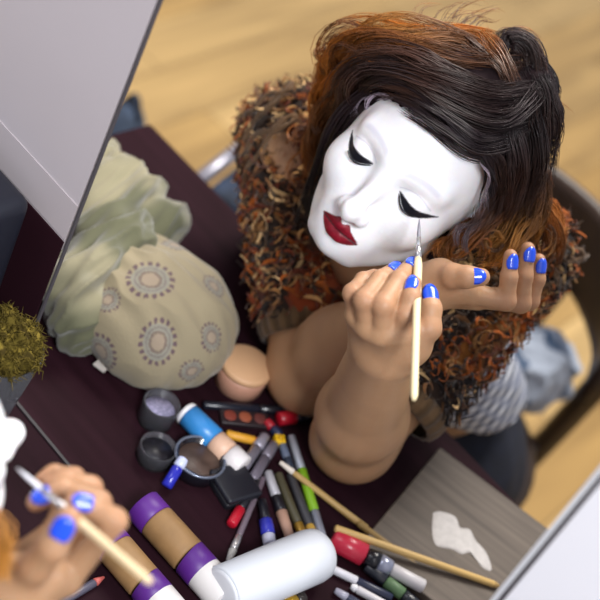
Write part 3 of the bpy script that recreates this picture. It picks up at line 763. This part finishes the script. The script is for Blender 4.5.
# ------------------------------------------------------------------ the brush she paints with
tip, pin, end = Pd(419.3, 219, 1.262), Pd(418, 288, 1.200), Pd(414, 400, 1.105)
def paint_brush(label, tip, end, r=.0031, light='e6d2a6', tipc='86858f'):
    t = thing('paint_brush', label, 'brush', tuple(end))
    a = norm(end-tip); L = np.linalg.norm(end-tip)
    part('bristles', lathe(tip, tip+a*.026, [(0, .0003), (.3, .0011), (.75, .0017), (1, .0017)], 12), mat('bristle_'+tipc, tipc, .6), t)
    part('ferrule', lathe(tip+a*.025, tip+a*.052, [(0, .0019), (.5, .0023), (1, .0030), (1, .0026)], 16), mat('ferrule', 'c4c2c4', .25, .8), t)
    part('handle', lathe(tip+a*.051, end, [(0, .0028), (.05, r*1.18), (.2, r*1.1), (.6, r), (.97, r*.95), (1, r*.5)], 16), mat('brush_wood_'+light, light, .45), t)
    return t
paint_brush('slim pale wooden make-up brush touching the white cheek under the lined eye', tip, end)
# ------------------------------------------------------------------ things lying on the table
def pm(hexc, rough=.4, metal=0., **k): return mat('m_%s_%d_%d' % (hexc, rough*100, metal*100), hexc, rough, metal, **k)
def rod(name, label, cat, a, b, z, segs, n=16, squash=1., group=None):
    """a slim thing lying along pixels a->b at axis height z above the table; segs = [(part, t0, t1, r0, r1, colour, rough, metal)]"""
    A = Pz(*a, TZ+z); B = Pz(*b, TZ+z); t = thing(name, label, cat, (*((A+B)/2)[:2], TZ), group)
    for s in segs:
        pn, t0, t1, r0, r1, col = s[:6]; rough = s[6] if len(s) > 6 else .4; metal = s[7] if len(s) > 7 else 0
        p, q = A+(B-A)*t0, A+(B-A)*t1; L = np.linalg.norm(q-p); e = min(.25, .0012/L)
        part(pn, lathe(p, q, [(0, r0*.75), (e, r0), (.5, (r0+r1)/2), (1-e, r1), (1, r1*.75)], n, squash, (0, 0, 1)), pm(col, rough, metal), t)
    return t
# big pale pots, jars and compacts
c = Pz(237, 384); t = thing('powder_jar', 'round peach powder jar with a flat beige lid beside the cloth bag', 'jar', c)
u = np.array([0, 0, 1.])
part('jar_body', lathe(c, c+u*.024, [(0, .022), (.1, .0255), (.9, .0265), (1, .025)], 40), pm('b98a74', .5), t)
part('lid', lathe(c+u*.0245, c+u*.033, [(0, .026), (.3, .0272), (.8, .0268), (1, .024), (1.0, .0)], 40), pm('cda27a', .55), t)
GL = mat('clear_plastic', 'f0f0fa', .08, trans=.95); GL.node_tree.nodes['Principled BSDF'].inputs['IOR'].default_value = 1.12
c = Pz(154, 420); t = thing('plastic_pot', 'small clear plastic pot holding lavender grey glitter, below the cloth bag', 'pot', c)
part('pot_wall', lathe(c, c+u*.026, [(0, .0), (0, .0165), (.05, .018), (.95, .0185), (1, .0185), (1, .0168), (.1, .0162), (.08, 0)], 36), GL, t)
part('powder', lathe(c+u*.003, c+u*.017, [(0, .0155), (1, .0158), (1.05, .0)], 32), pm('8d89a4', .7, noise=(300, .4)), t)
c = Pz(153, 458); t = thing('eyeshadow_pot', 'small dark glass pot of black eye colour, below the clear pot', 'pot', c)
part('pot_wall', lathe(c, c+u*.018, [(0, 0), (0, .0165), (.05, .018), (.95, .0182), (1, .018), (1, .0165), (.12, .016), (.1, 0)], 36), GL, t)
part('pigment', lathe(c+u*.0025, c+u*.012, [(0, .0155), (1, .0157), (1.05, .0)], 32), pm('15131a', .4, noise=(150, .5)), t)
c = Pz(195, 467); t = thing('cream_pot', 'open round black rimmed pot of brown cream', 'pot', c)
part('pot_wall', lathe(c, c+u*.016, [(0, 0), (0, .023), (.1, .0255), (.9, .026), (1, .0255), (1, .022), (.2, .0215), (.15, 0)], 44), mat('black_gloss', '17171f', .15, coat=.5), t)
part('cream', lathe(c+u*.003, c+u*.0115, [(0, .021), (.9, .0213), (1, .02), (1.05, .0)], 40), pm('4a3a33', .35, noise=(90, .3)), t)
part('rim_ring', lathe(c+u*.0145, c+u*.0172, [(0, .0245), (.5, .0262), (1, .0248), (.5, .0228), (0, .0245)], 44, caps=False), pm('7f8799', .2, .5), t)
def on_z(px, py, h): return Pz(px, py, TZ+h)
def tilted(name, label, cat, a, za, b, zb, segs, squash=1., n=16):
    A = Pz(*a, TZ+za); B = Pz(*b, TZ+zb); t = thing(name, label, cat, (*((A+B)/2)[:2], TZ))
    for s in segs:
        pn, t0, t1, r0, r1, col = s[:6]; rough = s[6] if len(s) > 6 else .4; metal = s[7] if len(s) > 7 else 0
        p, q = A+(B-A)*t0, A+(B-A)*t1; L = np.linalg.norm(q-p); e = min(.25, .0012/L)
        part(pn, lathe(p, q, [(0, r0*.75), (e, r0), (.5, (r0+r1)/2), (1-e, r1), (1, r1*.75)], n, squash, (0, 0, 1)), pm(col, rough, metal), t)
    return t
tilted('glitter_vial', 'little blue vial with a white cap leaning on the round cream pot', 'vial', (166, 487), .006, (184, 458), .022, [('vial', 0, .68, .0055, .0055, '2a2ea8', .2), ('cap', .68, 1, .0058, .005, 'c9d0ee', .4)])
rod('foundation_tube', 'sky blue and flesh coloured cream tube with white ends', 'tube', (184, 411), (243, 468), .0125,
    [('crimp', 0, .07, .0115, .0125, 'e8e6e6'), ('tube_body', .07, .52, .0125, .0125, '3688cc', .35), ('label_band', .52, .76, .0122, .0122, 'dfb79c', .45), ('cap', .76, 1, .0128, .0125, 'e4dedd', .35)], 28)
c = Pz(231, 491); t = thing('black_compact', 'square black powder compact lying closed among the pencils', 'compact', c)
ex = norm(Pz(250, 482)-Pz(214, 492)); ey = np.cross(u, ex)
part('base', obox(c+u*.0045, ex, ey, .0195, .0195, .0045, .003), pm('16171d', .45), t)
part('lid', obox(c+u*.0125, ex, ey, .020, .020, .0035, .003), pm('1c1d25', .4), t)
part('hinge', tube([c+ey*.0205-ex*.012+u*.009, c+ey*.0205+ex*.012+u*.009], .0015, 8), pm('3a3a44', .3, .6), t)
# palette and odd bits near the elbows
c = Pz(243, 421); t = thing('lip_palette', 'flat brick red make-up palette beside the peach jar', 'palette', c)
ex = norm(Pz(268, 420)-Pz(222, 415)); ey = np.cross(u, ex)
part('tray', obox(c+u*.003, ex, ey, .026, .010, .003, .002), pm('241a1e', .4), t)
for k, hx in enumerate(('7a3326', '8f4a30', '5c2a26')):
    part('colour_pan', lathe(c+ex*(-.016+.016*k)+u*.0056, c+ex*(-.016+.016*k)+u*.0072, [(0, .0066), (.8, .0066), (1, .006)], 20), pm(hx, .6), t)
rod('face_crayon', 'short orange and yellow face crayon next to the red palette', 'crayon', (226, 434), (264, 443), .0045, [('wrapper', 0, .75, .0045, .0045, 'd79a2c', .5), ('wax_tip', .75, 1, .0042, .0025, 'c96a2a', .5)])
c = Pz(277, 444); t = thing('yellow_cap', 'little square yellow plastic cap among the pens', 'cap', c)
part('cap_shell', obox(c+u*.005, ex, ey, .0052, .0052, .005, .0012), pm('e2b51e', .4), t)
part('cap_button', lathe(c+u*.0098, c+u*.012, [(0, .003), (.7, .003), (1, .002)], 14), pm('c89a14', .4), t)
rod('eyeliner_pen', 'long glossy black pen lying in front of the peach jar', 'pen', (203, 405), (292, 411), .005, [('barrel', 0, .62, .0044, .0046, '1a1d28', .25), ('cap', .62, 1, .005, .0046, '11131b', .2)])
rod('lipstick', 'red capped lipstick lying beneath the bent elbow', 'lipstick', (278, 419), (306, 416), .0075, [('cap', 0, .62, .0072, .0072, 'a31224', .3), ('base', .62, 1, .0066, .0066, '1a1a22', .25)], 20)
rod('red_crayon', 'stubby dark blue crayon with a red end left of the lipstick', 'crayon', (266, 421), (280, 436), .0052, [('wax_end', 0, .45, .005, .005, '9d1a28', .4), ('barrel', .45, 1, .005, .005, '1b2340', .4)])
rod('silver_tube', 'slim silver tube nearer the blue cream tube, one of two side by side', 'tube', (265, 436), (241, 471), .0065, [('cap', 0, .35, .0055, .0058, 'aaa6b4', .25, .5), ('barrel', .35, 1, .0058, .0055, '8f8b98', .3, .5)], group='two silver tubes')
rod('silver_tube', 'slim dull silver tube nearer the elbow, one of two side by side', 'tube', (274, 444), (252, 480), .0065, [('cap', 0, .4, .0054, .0056, '8a8490', .3, .5), ('barrel', .4, 1, .0056, .005, '77707c', .35, .4)], group='two silver tubes')
rod('grey_pen', 'short grey blue pen between the yellow cap and the green pencil', 'pen', (281, 441), (291, 470), .0045, [('barrel', 0, .6, .0042, .0042, '5a6478', .35), ('cap', .6, 1, .0045, .004, '2b3342', .3)])
rod('eyeliner_pencil', 'black pencil with a bright red end', 'pencil', (231, 525), (258, 478), .0055, [('red_end', 0, .34, .0050, .0054, 'b3152a', .35), ('barrel', .34, .93, .0045, .0042, '15151c', .4), ('tip', .93, 1, .004, .001, '2a2020', .5)])
rod('eyeshadow_brush', 'thin grey brush with a pale tip right of the red ended pencil', 'brush', (228, 562), (263, 478), .0042, [('bristles', 0, .14, .0025, .0040, 'b9b6b2', .7), ('ferrule', .14, .3, .0038, .0034, 'c8c4c4', .25, .7), ('handle', .3, 1, .0030, .0034, '6a5c66', .35)])
rod('mascara', 'black mascara tube with a pale collar and a flesh coloured end', 'mascara', (268, 472), (291, 541), .0062, [('cap', 0, .36, .0045, .0048, 'b9b7bd', .3, .3), ('barrel', .36, .58, .0052, .0055, '17161d', .3), ('end', .58, 1, .0058, .0045, 'b08a76', .5)])
rod('nail_varnish', 'little blue and white bottle under the white bottle’s shoulder'.replace('’', "'"), 'bottle', (262, 500), (270, 545), .0068, [('cap', 0, .45, .0042, .005, '15151d', .3), ('bottle', .45, .78, .0066, .0066, '3034a0', .2), ('label_band', .78, 1, .0064, .006, 'c9cbe0', .4)])
rod('olive_pencil', 'dark olive pencil with a gold end, nearer the mascara', 'pencil', (278, 474), (303, 536), .0048, [('barrel', 0, .8, .0045, .0045, '4a4532', .4), ('gold_end', .8, 1, .0048, .0046, 'b08a3a', .3, .5)])
rod('grey_pencil', 'charcoal pencil with a yellow end, nearer the green pencil', 'pencil', (290, 474), (315, 540), .0048, [('barrel', 0, .78, .0042, .0045, '3b3a3e', .4), ('yellow_end', .78, 1, .0046, .0046, 'c79f45', .4)])
rod('green_pencil', 'silver eye pencil with a bright green middle', 'pencil', (291, 436), (327, 552), .0050, [('cap', 0, .3, .0040, .0044, 'a9adb8', .3, .4), ('green_band', .3, .66, .0048, .0048, '7fae22', .4), ('barrel', .66, 1, .0044, .0042, '9a9fae', .3, .4)])
tilted('wooden_stick', 'pale wooden brush handle with a whitish tip beside the green pencil', 'stick', (280, 462), .012, (367, 529), .005, [('tip', 0, .16, .0022, .0032, 'd8cdc0', .6), ('shaft', .16, 1, .0030, .0036, 'b8985e', .5)])
tilted('flat_stick', 'long light wooden stick lying across the grey board', 'stick', (335, 528), .022, (499, 586), .014, [('shaft', 0, .97, .0036, .0034, 'c7a566', .5), ('worn_end', .97, 1, .0034, .002, 'a88a55', .6)])
tilted('dark_stick', 'darker wooden stick lying under the long light stick', 'stick', (358, 523), .010, (470, 606), .004, [('shaft', 0, .97, .0034, .0034, '8d7340', .5), ('worn_end', .97, 1, .0034, .002, '6d5a38', .6)])
rod('lip_gloss', 'fat red lip gloss with a black collar and silver white cap', 'lip gloss', (332, 538), (424, 587), .0115, [('tube_body', 0, .36, .0112, .0112, 'b8283f', .25), ('collar', .36, .5, .0085, .0105, '15151c', .25), ('cap', .5, .64, .0095, .0085, '9ba0b4', .2, .4), ('applicator', .64, 1, .0068, .0068, 'c9c6c8', .35)], 24)
rod('white_pencil', 'white and navy pencil lying left of the red lip gloss', 'pencil', (322, 564), (392, 598), .0042, [('barrel', 0, .5, .0040, .0042, 'dcdbe2', .4), ('navy_end', .5, 1, .0042, .0040, '252b44', .35)])
rod('white_crayon', 'plain white crayon at the lower edge, below the navy pencil', 'crayon', (351, 586), (398, 612), .0042, [('wax', 0, .12, .0030, .0040, 'f0eff2', .5), ('barrel', .12, 1, .0040, .0040, 'd9d6da', .4)])
rod('green_label_pen', 'dark pen with a dull green label right of the white crayon', 'pen', (366, 566), (418, 606), .0065, [('cap', 0, .38, .0055, .006, '23262f', .3), ('label_band', .38, .72, .0062, .0062, '56744f', .5), ('barrel', .72, 1, .0058, .0055, '20242c', .3)])
rod('slate_pen', 'slate blue pen with a grey tip at the lower edge', 'pen', (335, 590), (376, 616), .0045, [('tip', 0, .3, .0032, .0042, 'a3a2b2', .3), ('barrel', .3, 1, .0044, .0044, '343a50', .35)])
rod('gold_lipstick', 'gold lipstick case at the lower edge under the white bottle', 'lipstick', (283, 606), (304, 597), .0075, [('case', 0, .6, .0072, .0072, 'b58f2e', .3, .6), ('base', .6, 1, .0066, .0062, '2a2320', .3)], 20)
# white bottle
A = Pz(222, 594, TZ+.0255); B = Pz(325, 551, TZ+.0255); t = thing('white_bottle', 'large plain white plastic bottle lying on its side', 'bottle', (*((A+B)/2)[:2], TZ)); L = np.linalg.norm(B-A)
part('bottle_body', lathe(A, B, [(.0, .0235), (.015, .0248), (.5, .0255), (.86, .0255), (.93, .024), (.975, .019), (1, .011)], 44), pm('d3d6dc', .45), t)
part('base_ring', lathe(A-(B-A)/L*.002, A+(B-A)/L*.001, [(0, .020), (.4, .0225), (1, .0225)], 30), pm('d8d9de', .4), t)
# paper tubes with purple ends: one on each side of the mirror line
def paper_tube(label, a, b, r):
    A = Pz(*a, TZ+r); B = Pz(*b, TZ+r); t = thing('cardboard_tube', label, 'tube', (*((A+B)/2)[:2], TZ))
    seg = lambda q0, q1, rr: lathe(A+(B-A)*q0, A+(B-A)*q1, [(0, rr*.96), (.04, rr), (.96, rr), (1, rr*.96)], 36)
    part('purple_end', seg(0, .17, r), pm('56217f', .45), t); part('tube_body', seg(.17, .56, r*.985), pm('8f6d45', .6, noise=(60, .12)), t)
    v, f = seg(.56, .74, r); d = (v-A)@norm(B-A); v = v+norm(B-A)*((np.abs(d-d.max()) > .006)*.16*((v-A)@norm(np.cross(B-A, u)))).reshape(-1, 1)
    part('purple_band', (v, f), pm('52207a', .45), t)
    part('white_cap', seg(.72, 1, r*.99), pm('d8d3d0', .45), t)
paper_tube('tan tube with purple end and white cap leaning toward the white bottle', (142, 505), (226, 598), .0172)
paper_tube('tan and purple tube lying right under the painting hand at the lower left', (103, 534), (178, 622), .0165)
# grey board with white paint
c0, c1, c2 = Pz(440, 447, TZ+.01), Pz(368, 522, TZ+.01), Pz(538, 521, TZ+.01)
ex = norm(c2-c0); ey = -np.cross(u, ex); ey = ey if ey@(c1-c0) > 0 else -ey
BW = mat_planks('grey_board', '5f544a', '574d44', 3, 3, math.atan2(-ex[1], ex[0])+.0, (6, 160), 0, .65, .45)
bd = thing('palette_board', 'grey brown wooden board with a smear of white paint, lying on the table', 'board', (*(c0+ex*.07+ey*.09)[:2], TZ))
bw, bh = .155, np.linalg.norm(c1-c0)+.03
cc = c0+ex*bw/2+ey*bh/2-u*.0045
part('board', obox(cc, ex, ey, bw/2, bh/2, .0048, .0015), BW, bd, False)
poly = [(433, 512), (441, 511), (455, 516), (460, 527), (470, 529), (476, 540), (487, 553), (492, 570), (482, 567), (471, 553), (462, 554), (452, 549), (436, 545), (432, 530)]
P = np.array([Pz(x, y, TZ+.0107) for x, y in poly]); P = catmull(np.vstack([P, P[:1]]), 60)[:-1]
k = len(P); m_ = P.mean(0); v = np.vstack([P-u*.0006, P+(m_-P)*.06+u*.0003, P+(m_-P)*.3+u*.0005, m_[None]+u*.0006])
f = [(r*k+i, r*k+(i+1) % k, (r+1)*k+(i+1) % k, (r+1)*k+i) for r in (0, 1) for i in range(k)]+[(2*k+i, 2*k+(i+1) % k, 3*k) for i in range(k)]
part('paint_smear', (v, f), pm('b9b5b3', .6, noise=(120, .12)), bd, label='smear of white paint')
# ------------------------------------------------------------------ cloth bag and scarf
bc = Pz(149, 309, TZ+.035); e1 = norm(Pz(225, 330)-Pz(85, 330)); 
ax_ = norm(Pz(222, 352)-Pz(100, 262)); ay_ = norm(np.cross(u, ax_)); Mb = np.array([ax_, ay_, u])
bprims = [('u', 0, sd_ell(bc, (.081, .072, .052), Mb)), ('u', .05, sd_ell(bc+ax_*.028-ay_*.004, (.052, .066, .048), Mb)), ('u', .05, sd_ell(bc-ax_*.045-u*.005, (.045, .055, .036), Mb)),
          ('i', .012, lambda p: np.float32(TZ+.001)-p[:, 2])]
v, f = surface(bprims, bc-.16, bc+.16, .0016)
n = vnormals(v, f); n *= np.sign((n*(v-bc)).sum())
loc = (v-bc)@Mb.T; edge = np.clip(-loc[:, 0]/.09, 0, 1); wr_ = fbm(loc*np.array([1, 2.2, 1]), 38, 12)
v = v+n*((.0045*(1-2*np.abs(wr_))*(.5+1.2*edge))*(v[:, 2] > TZ+.006))[:, None]; v[:, 2] = np.maximum(v[:, 2], TZ+.0008)
col = np.tile(np.array(rgb('8f846b')), (len(v), 1))*(1+.06*fbm(v, 60, 2))[:, None]
DKP = np.array(rgb('58444e')); GRP = np.array(rgb('828279')); PKP = np.array(rgb('98847a'))
def med(px, py, R, sx=1.0, ang=0.):
    global col
    best = np.argmin(((v-CAM)@RW[:, 2] > 0)*((np.array([( (v-CAM)@RW[:, i])/((v-CAM)@RW[:, 2])*F_PX+300 for i in (0, 1)]).T-np.array([px, py]))**2).sum(1)+1e4*(((v-CAM)*n).sum(1) > 0))
    o = v[best]; nn = n[best]; a = norm(ax_-nn*(ax_@nn)); b_ = np.cross(nn, a)
    a, b_ = a*math.cos(ang)+b_*math.sin(ang), b_*math.cos(ang)-a*math.sin(ang)
    d = v-o; x, y = d@a/sx, d@b_; rr = np.hypot(x, y)/R; th = np.arctan2(y, x); near = (np.abs(d@nn) < R)
    put = lambda mk, c_, s: np.where((mk & near)[:, None], col*(1-s)+c_*s, col)
    col = put(rr < .34, PKP, .45); col = put(np.abs(rr-.42) < .06, DKP, .6); col = put((rr > .48) & (rr < .78), GRP, .75)
    col = put((rr > .80) & (rr < 1.0) & (np.cos(th*17) > -.2), DKP, .9); col = put(np.abs(rr-.62) < .035, DKP, .45)
for a in ((150, 280, .024, 1., 0), (214, 286, .014, 1., 0), (212, 338, .015, 1, 0), (158, 342, .023, .8, .5), (100, 352, .020, 1, 0), (175, 245, .014, 1, 0), (108, 300, .013, 1, 0), (192, 372, .013, 1, 0)): med(*a)
bag = thing('cloth_bag', 'puffy cream cloth bag printed with round dotted medallions', 'bag', (bc[0], bc[1], TZ))
part('bag_body', (v, f), mat_attr('bag_cloth', .85, .2, sheen=.2, bump=(300, .2)), bag, col=np.clip(col, 0, 1))
tg = Pz(101, 366, TZ+.008); part('side_tag', obox(tg, ax_, ay_, .007, .005, .0012, .001), pm('b9b2aa', .7), bag)
zp = [bc+ax_*x+ay_*y+u*z for x, y, z in ((-.05, -.066, .012), (0, -.077, .008), (.05, -.066, .010))]
part('seam', tube(catmull(zp, 20), .0018, 6), pm('a89a78', .8), bag)
sc = Pz(108, 222, TZ+.028); 
v, f = surface([('u', 0, sd_cone(Pz(92, 300, TZ+.03), Pz(118, 205, TZ+.045), .034, .038)), ('u', .03, sd_cone(Pz(118, 205, TZ+.045), Pz(160, 220, TZ+.038), .034, .026)), ('u', .03, sd_cone(Pz(78, 285, TZ+.062), Pz(128, 236, TZ+.074), .022, .025)), ('u', .03, sd_cone(Pz(74, 315, TZ+.04), Pz(90, 275, TZ+.066), .018, .022)),
                ('u', .03, sd_cone(Pz(118, 205, TZ+.04), Pz(100, 165, TZ+.02), .032, .026)), ('u', .03, sd_cone(Pz(92, 300, TZ+.03), Pz(76, 330, TZ+.014), .032, .018)), ('i', .01, lambda p: np.float32(TZ+.0012)-p[:, 2])], sc-.2, sc+.2, .0022)
n = vnormals(v, f); n *= np.sign((n*(v-sc)).sum()); loc = (v-sc)@Mb.T
fold = fbm(loc*np.array([1.8, .6, 1]), 62, 41); v = v+n*((.0075*(1-2*np.abs(fold)))*(v[:, 2] > TZ+.006))[:, None]; v[:, 2] = np.maximum(v[:, 2], TZ+.001)
g1 = sstep(fbm(v, 26, 44), -.1, .5); col = lerp(np.tile(np.array(rgb('8a846b')), (len(v), 1)), np.array(rgb('464b36'))[None], .75*g1); g2 = sstep(fbm(v, 40, 47), .3, .6); col = lerp(col, np.array(rgb('a39f8c'))[None], .6*g2)
sf = tag(part('scarf', (v, f), mat_attr('cloth_soft', .85, .2, sheen=.3), col=col), 'crumpled sage green and cream scarf heaped behind the cloth bag', 'scarf')
# ------------------------------------------------------------------ in front of the mirror
c = Py(-2, 245, .69); bx = thing('black_case', 'black box with rounded corners standing against the wall', 'box', (c[0], c[1], TZ))
q0, q1 = Py(8, 210, .70), Py(8, 292, .70)
part('case_shell', obox((q0[0]-.095, .705, TZ+(q0[2]-TZ)/2), (1, 0, 0), (0, 1, 0), .095, .025, (q0[2]-TZ)/2, .012), pm('1b1d28', .5), bx)
part('front_panel', obox((q0[0]-.095, .679, TZ+(q0[2]-TZ)/2), (1, 0, 0), (0, 1, 0), .082, .0015, (q0[2]-TZ)/2-.012, .0012), pm('202331', .4), bx)
for k in (-.06, .06): part('foot', lathe((q0[0]-.095+k, .705, TZ), (q0[0]-.095+k, .705, TZ+.004), [(0, .008), (1, .009)], 14), pm('111218', .6), bx)
# glass of yellow moss
vc = np.array([*Py(-2, 349, .665)[:2], TZ]); zt = Py(-2, 349, .665)[2]-TZ
vs_ = thing('moss_vase', 'glass vase filled with yellow green moss at the left edge', 'vase', vc)
H_ = zt+.006
part('glass_wall', lathe(vc, vc+u*H_, [(0, 0), (0, .020), (.04, .022), (.6, .030), (1, .0375), (1, .0355), (.6, .028), (.08, .019), (.08, 0)], 48), GL, vs_)
mv, mf = surface([('u', 0, sd_cone(vc+u*.012, vc+u*(H_-.002), .0165, .0340)), ('i', .004, lambda p: p[:, 2]-np.float32(TZ+H_+.014))], vc-.06, vc+np.array([.06, .06, H_+.06]), .0016)
n = vnormals(mv, mf); n *= np.sign((n*(mv-mv.mean(0))).sum()); top = (mv[:, 2] > TZ+H_-.004)
mv = mv+n*(.0035*fbm(mv, 330, 51)*top)[:, None]
mc = lerp(np.tile(np.array(rgb('50451a')), (len(mv), 1)), np.array(rgb('352c10'))[None], sstep(fbm(mv, 260, 52), -.1, .4)); mc = lerp(mc, np.array(rgb('74642a'))[None], sstep(fbm(mv, 400, 53), .15, .5))
ms = part('moss', (mv, mf), mat_attr('moss', .9, .1), vs_, col=mc); 
w_ = np.nonzero(top)[0]; w_ = rng.choice(w_, 900); tp = []
S = np.stack([mv[w_], mv[w_]+n[w_]*.0015+rng.normal(size=(900, 3))*.0018, mv[w_]+n[w_]*.0022+rng.normal(size=(900, 3))*.0028], 1)
V, Fq = strands(S, np.tile([.0007, .0006, .0003], (900, 1)))
mo = part('moss_sprigs', (V, Fq), mat_attr('moss', .9, .1), ms, col=np.repeat(np.array([rgb('564a1e')])*rng.uniform(.45, 1.3, (900, 1)), 9, 0)); mo['kind'] = 'stuff'
rod('coral_pencil', 'slim grey pencil with a coral tip below the painting hand', 'pencil', (56, 606), (104, 577), .004, [('barrel', 0, .8, .0036, .0038, '4e4c5a', .35), ('tip', .8, 1, .0038, .0014, 'b0564f', .5)])
v, f = crumple(Pz(28, 602, TZ+.012), (.03, .022, .014), 61, .0025, .003, 120, TZ+.0005)
tag(part('tissue', (v, f), pm('d9d7dc', .85)), 'crumpled white tissue on the table below the hand at lower left', 'tissue')
# ------------------------------------------------------------------ the same woman on this side of the mirror: only her profile and hand reach into view
HM = Head(np.zeros(3), HL*MIR, HF*MIR, HU*MIR)
HM.c = Pd(3, 463, .958)-HM.M.T@np.array([.031, .0735, -.003])
off = HM.w((0, .078, 0))-mirror_pt(EYE); off2 = np.array([off[0], off[1], 0])
m2 = lambda p: mirror_pt(p)+off2
fS, fS2, nb2 = m2(sL), m2(sR), m2(neckb)
rw = Pd(2, 592, .965); re = Pd(-150, 640, 1.085); re[2] = .792
f2 = [J((66, 580, .968), (114, 521, .950), (94, 507, .940), (73, 502, .936)),
      J((64, 560, .985), (98, 503, .985), (84, 492, .972), (60, 490, .962)),
      J((60, 548, 1.002), (90, 488, 1.002), (66, 480, .99), (50, 484, .982)),
      J((52, 536, 1.016), (74, 478, 1.018), (54, 474, 1.006), (42, 480, 1.0))]
f2[1][3] = Pd(36, 502, .966); f2[1][2] = Pd(62, 489, .970)
t2 = J((18, 585, .950), (36, 566, .930), (53, 547, .916), (68.5, 518, .912))
person2 = thing('person', 'person at the left edge, white painted profile and blue nailed hand with a brush', 'person', (m2(hipc)[0], m2(hipc)[1], 0))
m3 = lambda p: m2(p)+np.array([-.12, -.10, 0])
pp = head_prims(HM)+torso_prims(fS, fS2, nb2, m2(chest), m2(hipc), HM)
for a_ in (arm_prims(fS, re, rw)+hand_prims(rw, re, f2, t2), arm_prims(fS2, m3(eR), m3(wR), .0235)+hand_prims(m3(wR), m3(eR), [[m3(q) for q in fg] for fg in fingR], [m3(q) for q in thumbR])):
    a_[0] = ('u', -1, a_[0][2]); pp += a_
allp = np.vstack([fS, fS2, re, rw, m2(hipc), HM.c]+[f[1] for f in f2])
v, f = surface(pp, allp.min(0)-.17, allp.max(0)+.17, .002)
body2 = part('body', (v, f), SK, person2, col=blush(v, makeup(HM, v, SKIN), f2+[t2]))
for fg, r, o in ((f2[0], .0064, (-.1, .1, .3)), (f2[1], .0066, (-.3, 0, .2)), (t2, .0080, (0, 0, 0))):
    nail(body2, fg[2], fg[3], toward(fg[3], o), r, .0145 if r > .007 else .0115, BLUE)
nail(body2, f2[1][2], f2[1][3]+(f2[1][3]-f2[1][2])*.12, toward(f2[1][3], (-.8, 0, .2)), .0059, .006, pm('eceaf0', .3), label='white nail patch')  # small white patch over the end of the middle fingernail
hair2 = hair_volume(HM, person2, .004)
def ml(p): return HM.w(p)
S, W, Cc = [], [], []
for k in range(700):
    a = rng.uniform(-2.6, 2.6); q0 = np.array([.05*math.sin(a), -.02+.055*math.cos(a)*.6, .125-.012*abs(math.sin(a))]); q1 = np.array([.090*math.sin(a), -.03+.085*math.cos(a), .06]); q1[1] = min(q1[1], .045)
    q2 = np.array([.095*math.sin(a), -.045+.04*math.cos(a), -.04]); q3 = np.array([.10*math.sin(a), -.06+.03*math.cos(a), -.12])
    P = catmull([ml(q+rng.normal(size=3)*.006) for q in (q0, q1, q2, q3)], 10); P += .003*np.sin(np.linspace(0, 9, 10)+k)[:, None]*np.linspace(0, 1, 10)[:, None]
    t = np.linspace(0, 1, 10)[:, None]; S.append(P); W.append(np.linspace(.0009, .0003, 10)); Cc.append((DK*(1-t)+GI*t)*rng.uniform(.6, 1.4))
for k in range(90):
    P = catmull([Pd(*(np.array(q)+np.array([*rng.normal(size=2)*5, rng.normal()*.004]))) for q in ((-60, 455, .925), (-22, 500, .918), (0, 535, .915), (2, 572, .92))], 10)
    t = np.linspace(0, 1, 10)[:, None]; S.append(P); W.append(np.linspace(.0008, .0003, 10)); Cc.append((BR*(1-t)+OR*t)*rng.uniform(.6, 1.3))
V, Fq = strands(np.array(S), np.array(W)); x = part('hair_locks', (V, Fq), HAIRM, hair2, col=np.repeat(np.array(Cc)[:, :, None, :], 3, 2).reshape(-1, 3)); x['kind'] = 'stuff'
shrug_for(person2, fS, fS2, re, m3(eR), nb2, .005, 1500)
t0, t1 = Pd(17, 468, .945), Pd(151, 583, .880)
paint_brush('pale wooden brush with white bristles held by the hand at the lower left', t0, t1, .0028, 'dcc49c', 'e6e6ee')
# ------------------------------------------------------------------ camera, light, view
cd = bpy.data.cameras.new('camera'); cam = bpy.data.objects.new('camera', cd); C.objects.link(cam)
cd.sensor_width = 36; cd.sensor_fit = 'HORIZONTAL'; cd.lens = 36*F_PX/600; cd.clip_start = .05; cd.clip_end = 50
from mathutils import Matrix
Rm = np.column_stack([RW[:, 0], -RW[:, 1], -RW[:, 2]])
M4 = np.eye(4); M4[:3, :3] = Rm; M4[:3, 3] = CAM
cam.matrix_world = Matrix(M4.tolist())
cd.dof.use_dof = True; cd.dof.focus_distance = 1.26; cd.dof.aperture_fstop = 4.4
bpy.context.scene.camera = cam
def area(name, loc, target, size, power, col=(1, 1, 1)):
    l = bpy.data.lights.new(name, 'AREA'); l.energy = power; l.size = size; l.color = col
    o = bpy.data.objects.new(name, l); C.objects.link(o); o.location = loc
    from mathutils import Vector
    o.rotation_euler = (Vector(target)-Vector(loc)).to_track_quat('-Z', 'Y').to_euler(); return o
area('key_lamp', (1.0, -.35, 2.9), (-.4, 1., .9), .7, 82, (.95, .97, 1))
area('ceiling_lamp', (-.9, 2.2, 2.9), (-.7, 1.6, 0), 1.2, 95, (1, .95, .88))
area('table_fill', (-1.2, .1, 2.2), (-.6, .8, .8), .6, 5, (.95, .96, 1))  # weak unseen area light from high on the left, no lamp object
w = bpy.data.worlds.new('world'); bpy.context.scene.world = w; w.use_nodes = True
w.node_tree.nodes['Background'].inputs['Color'].default_value = (.82, .86, 1, 1); w.node_tree.nodes['Background'].inputs['Strength'].default_value = .42
vs = bpy.context.scene.view_settings
vs.view_transform = 'Standard'; vs.look = 'None'; vs.gamma = 1; vs.exposure = 0; vs.use_curve_mapping = False
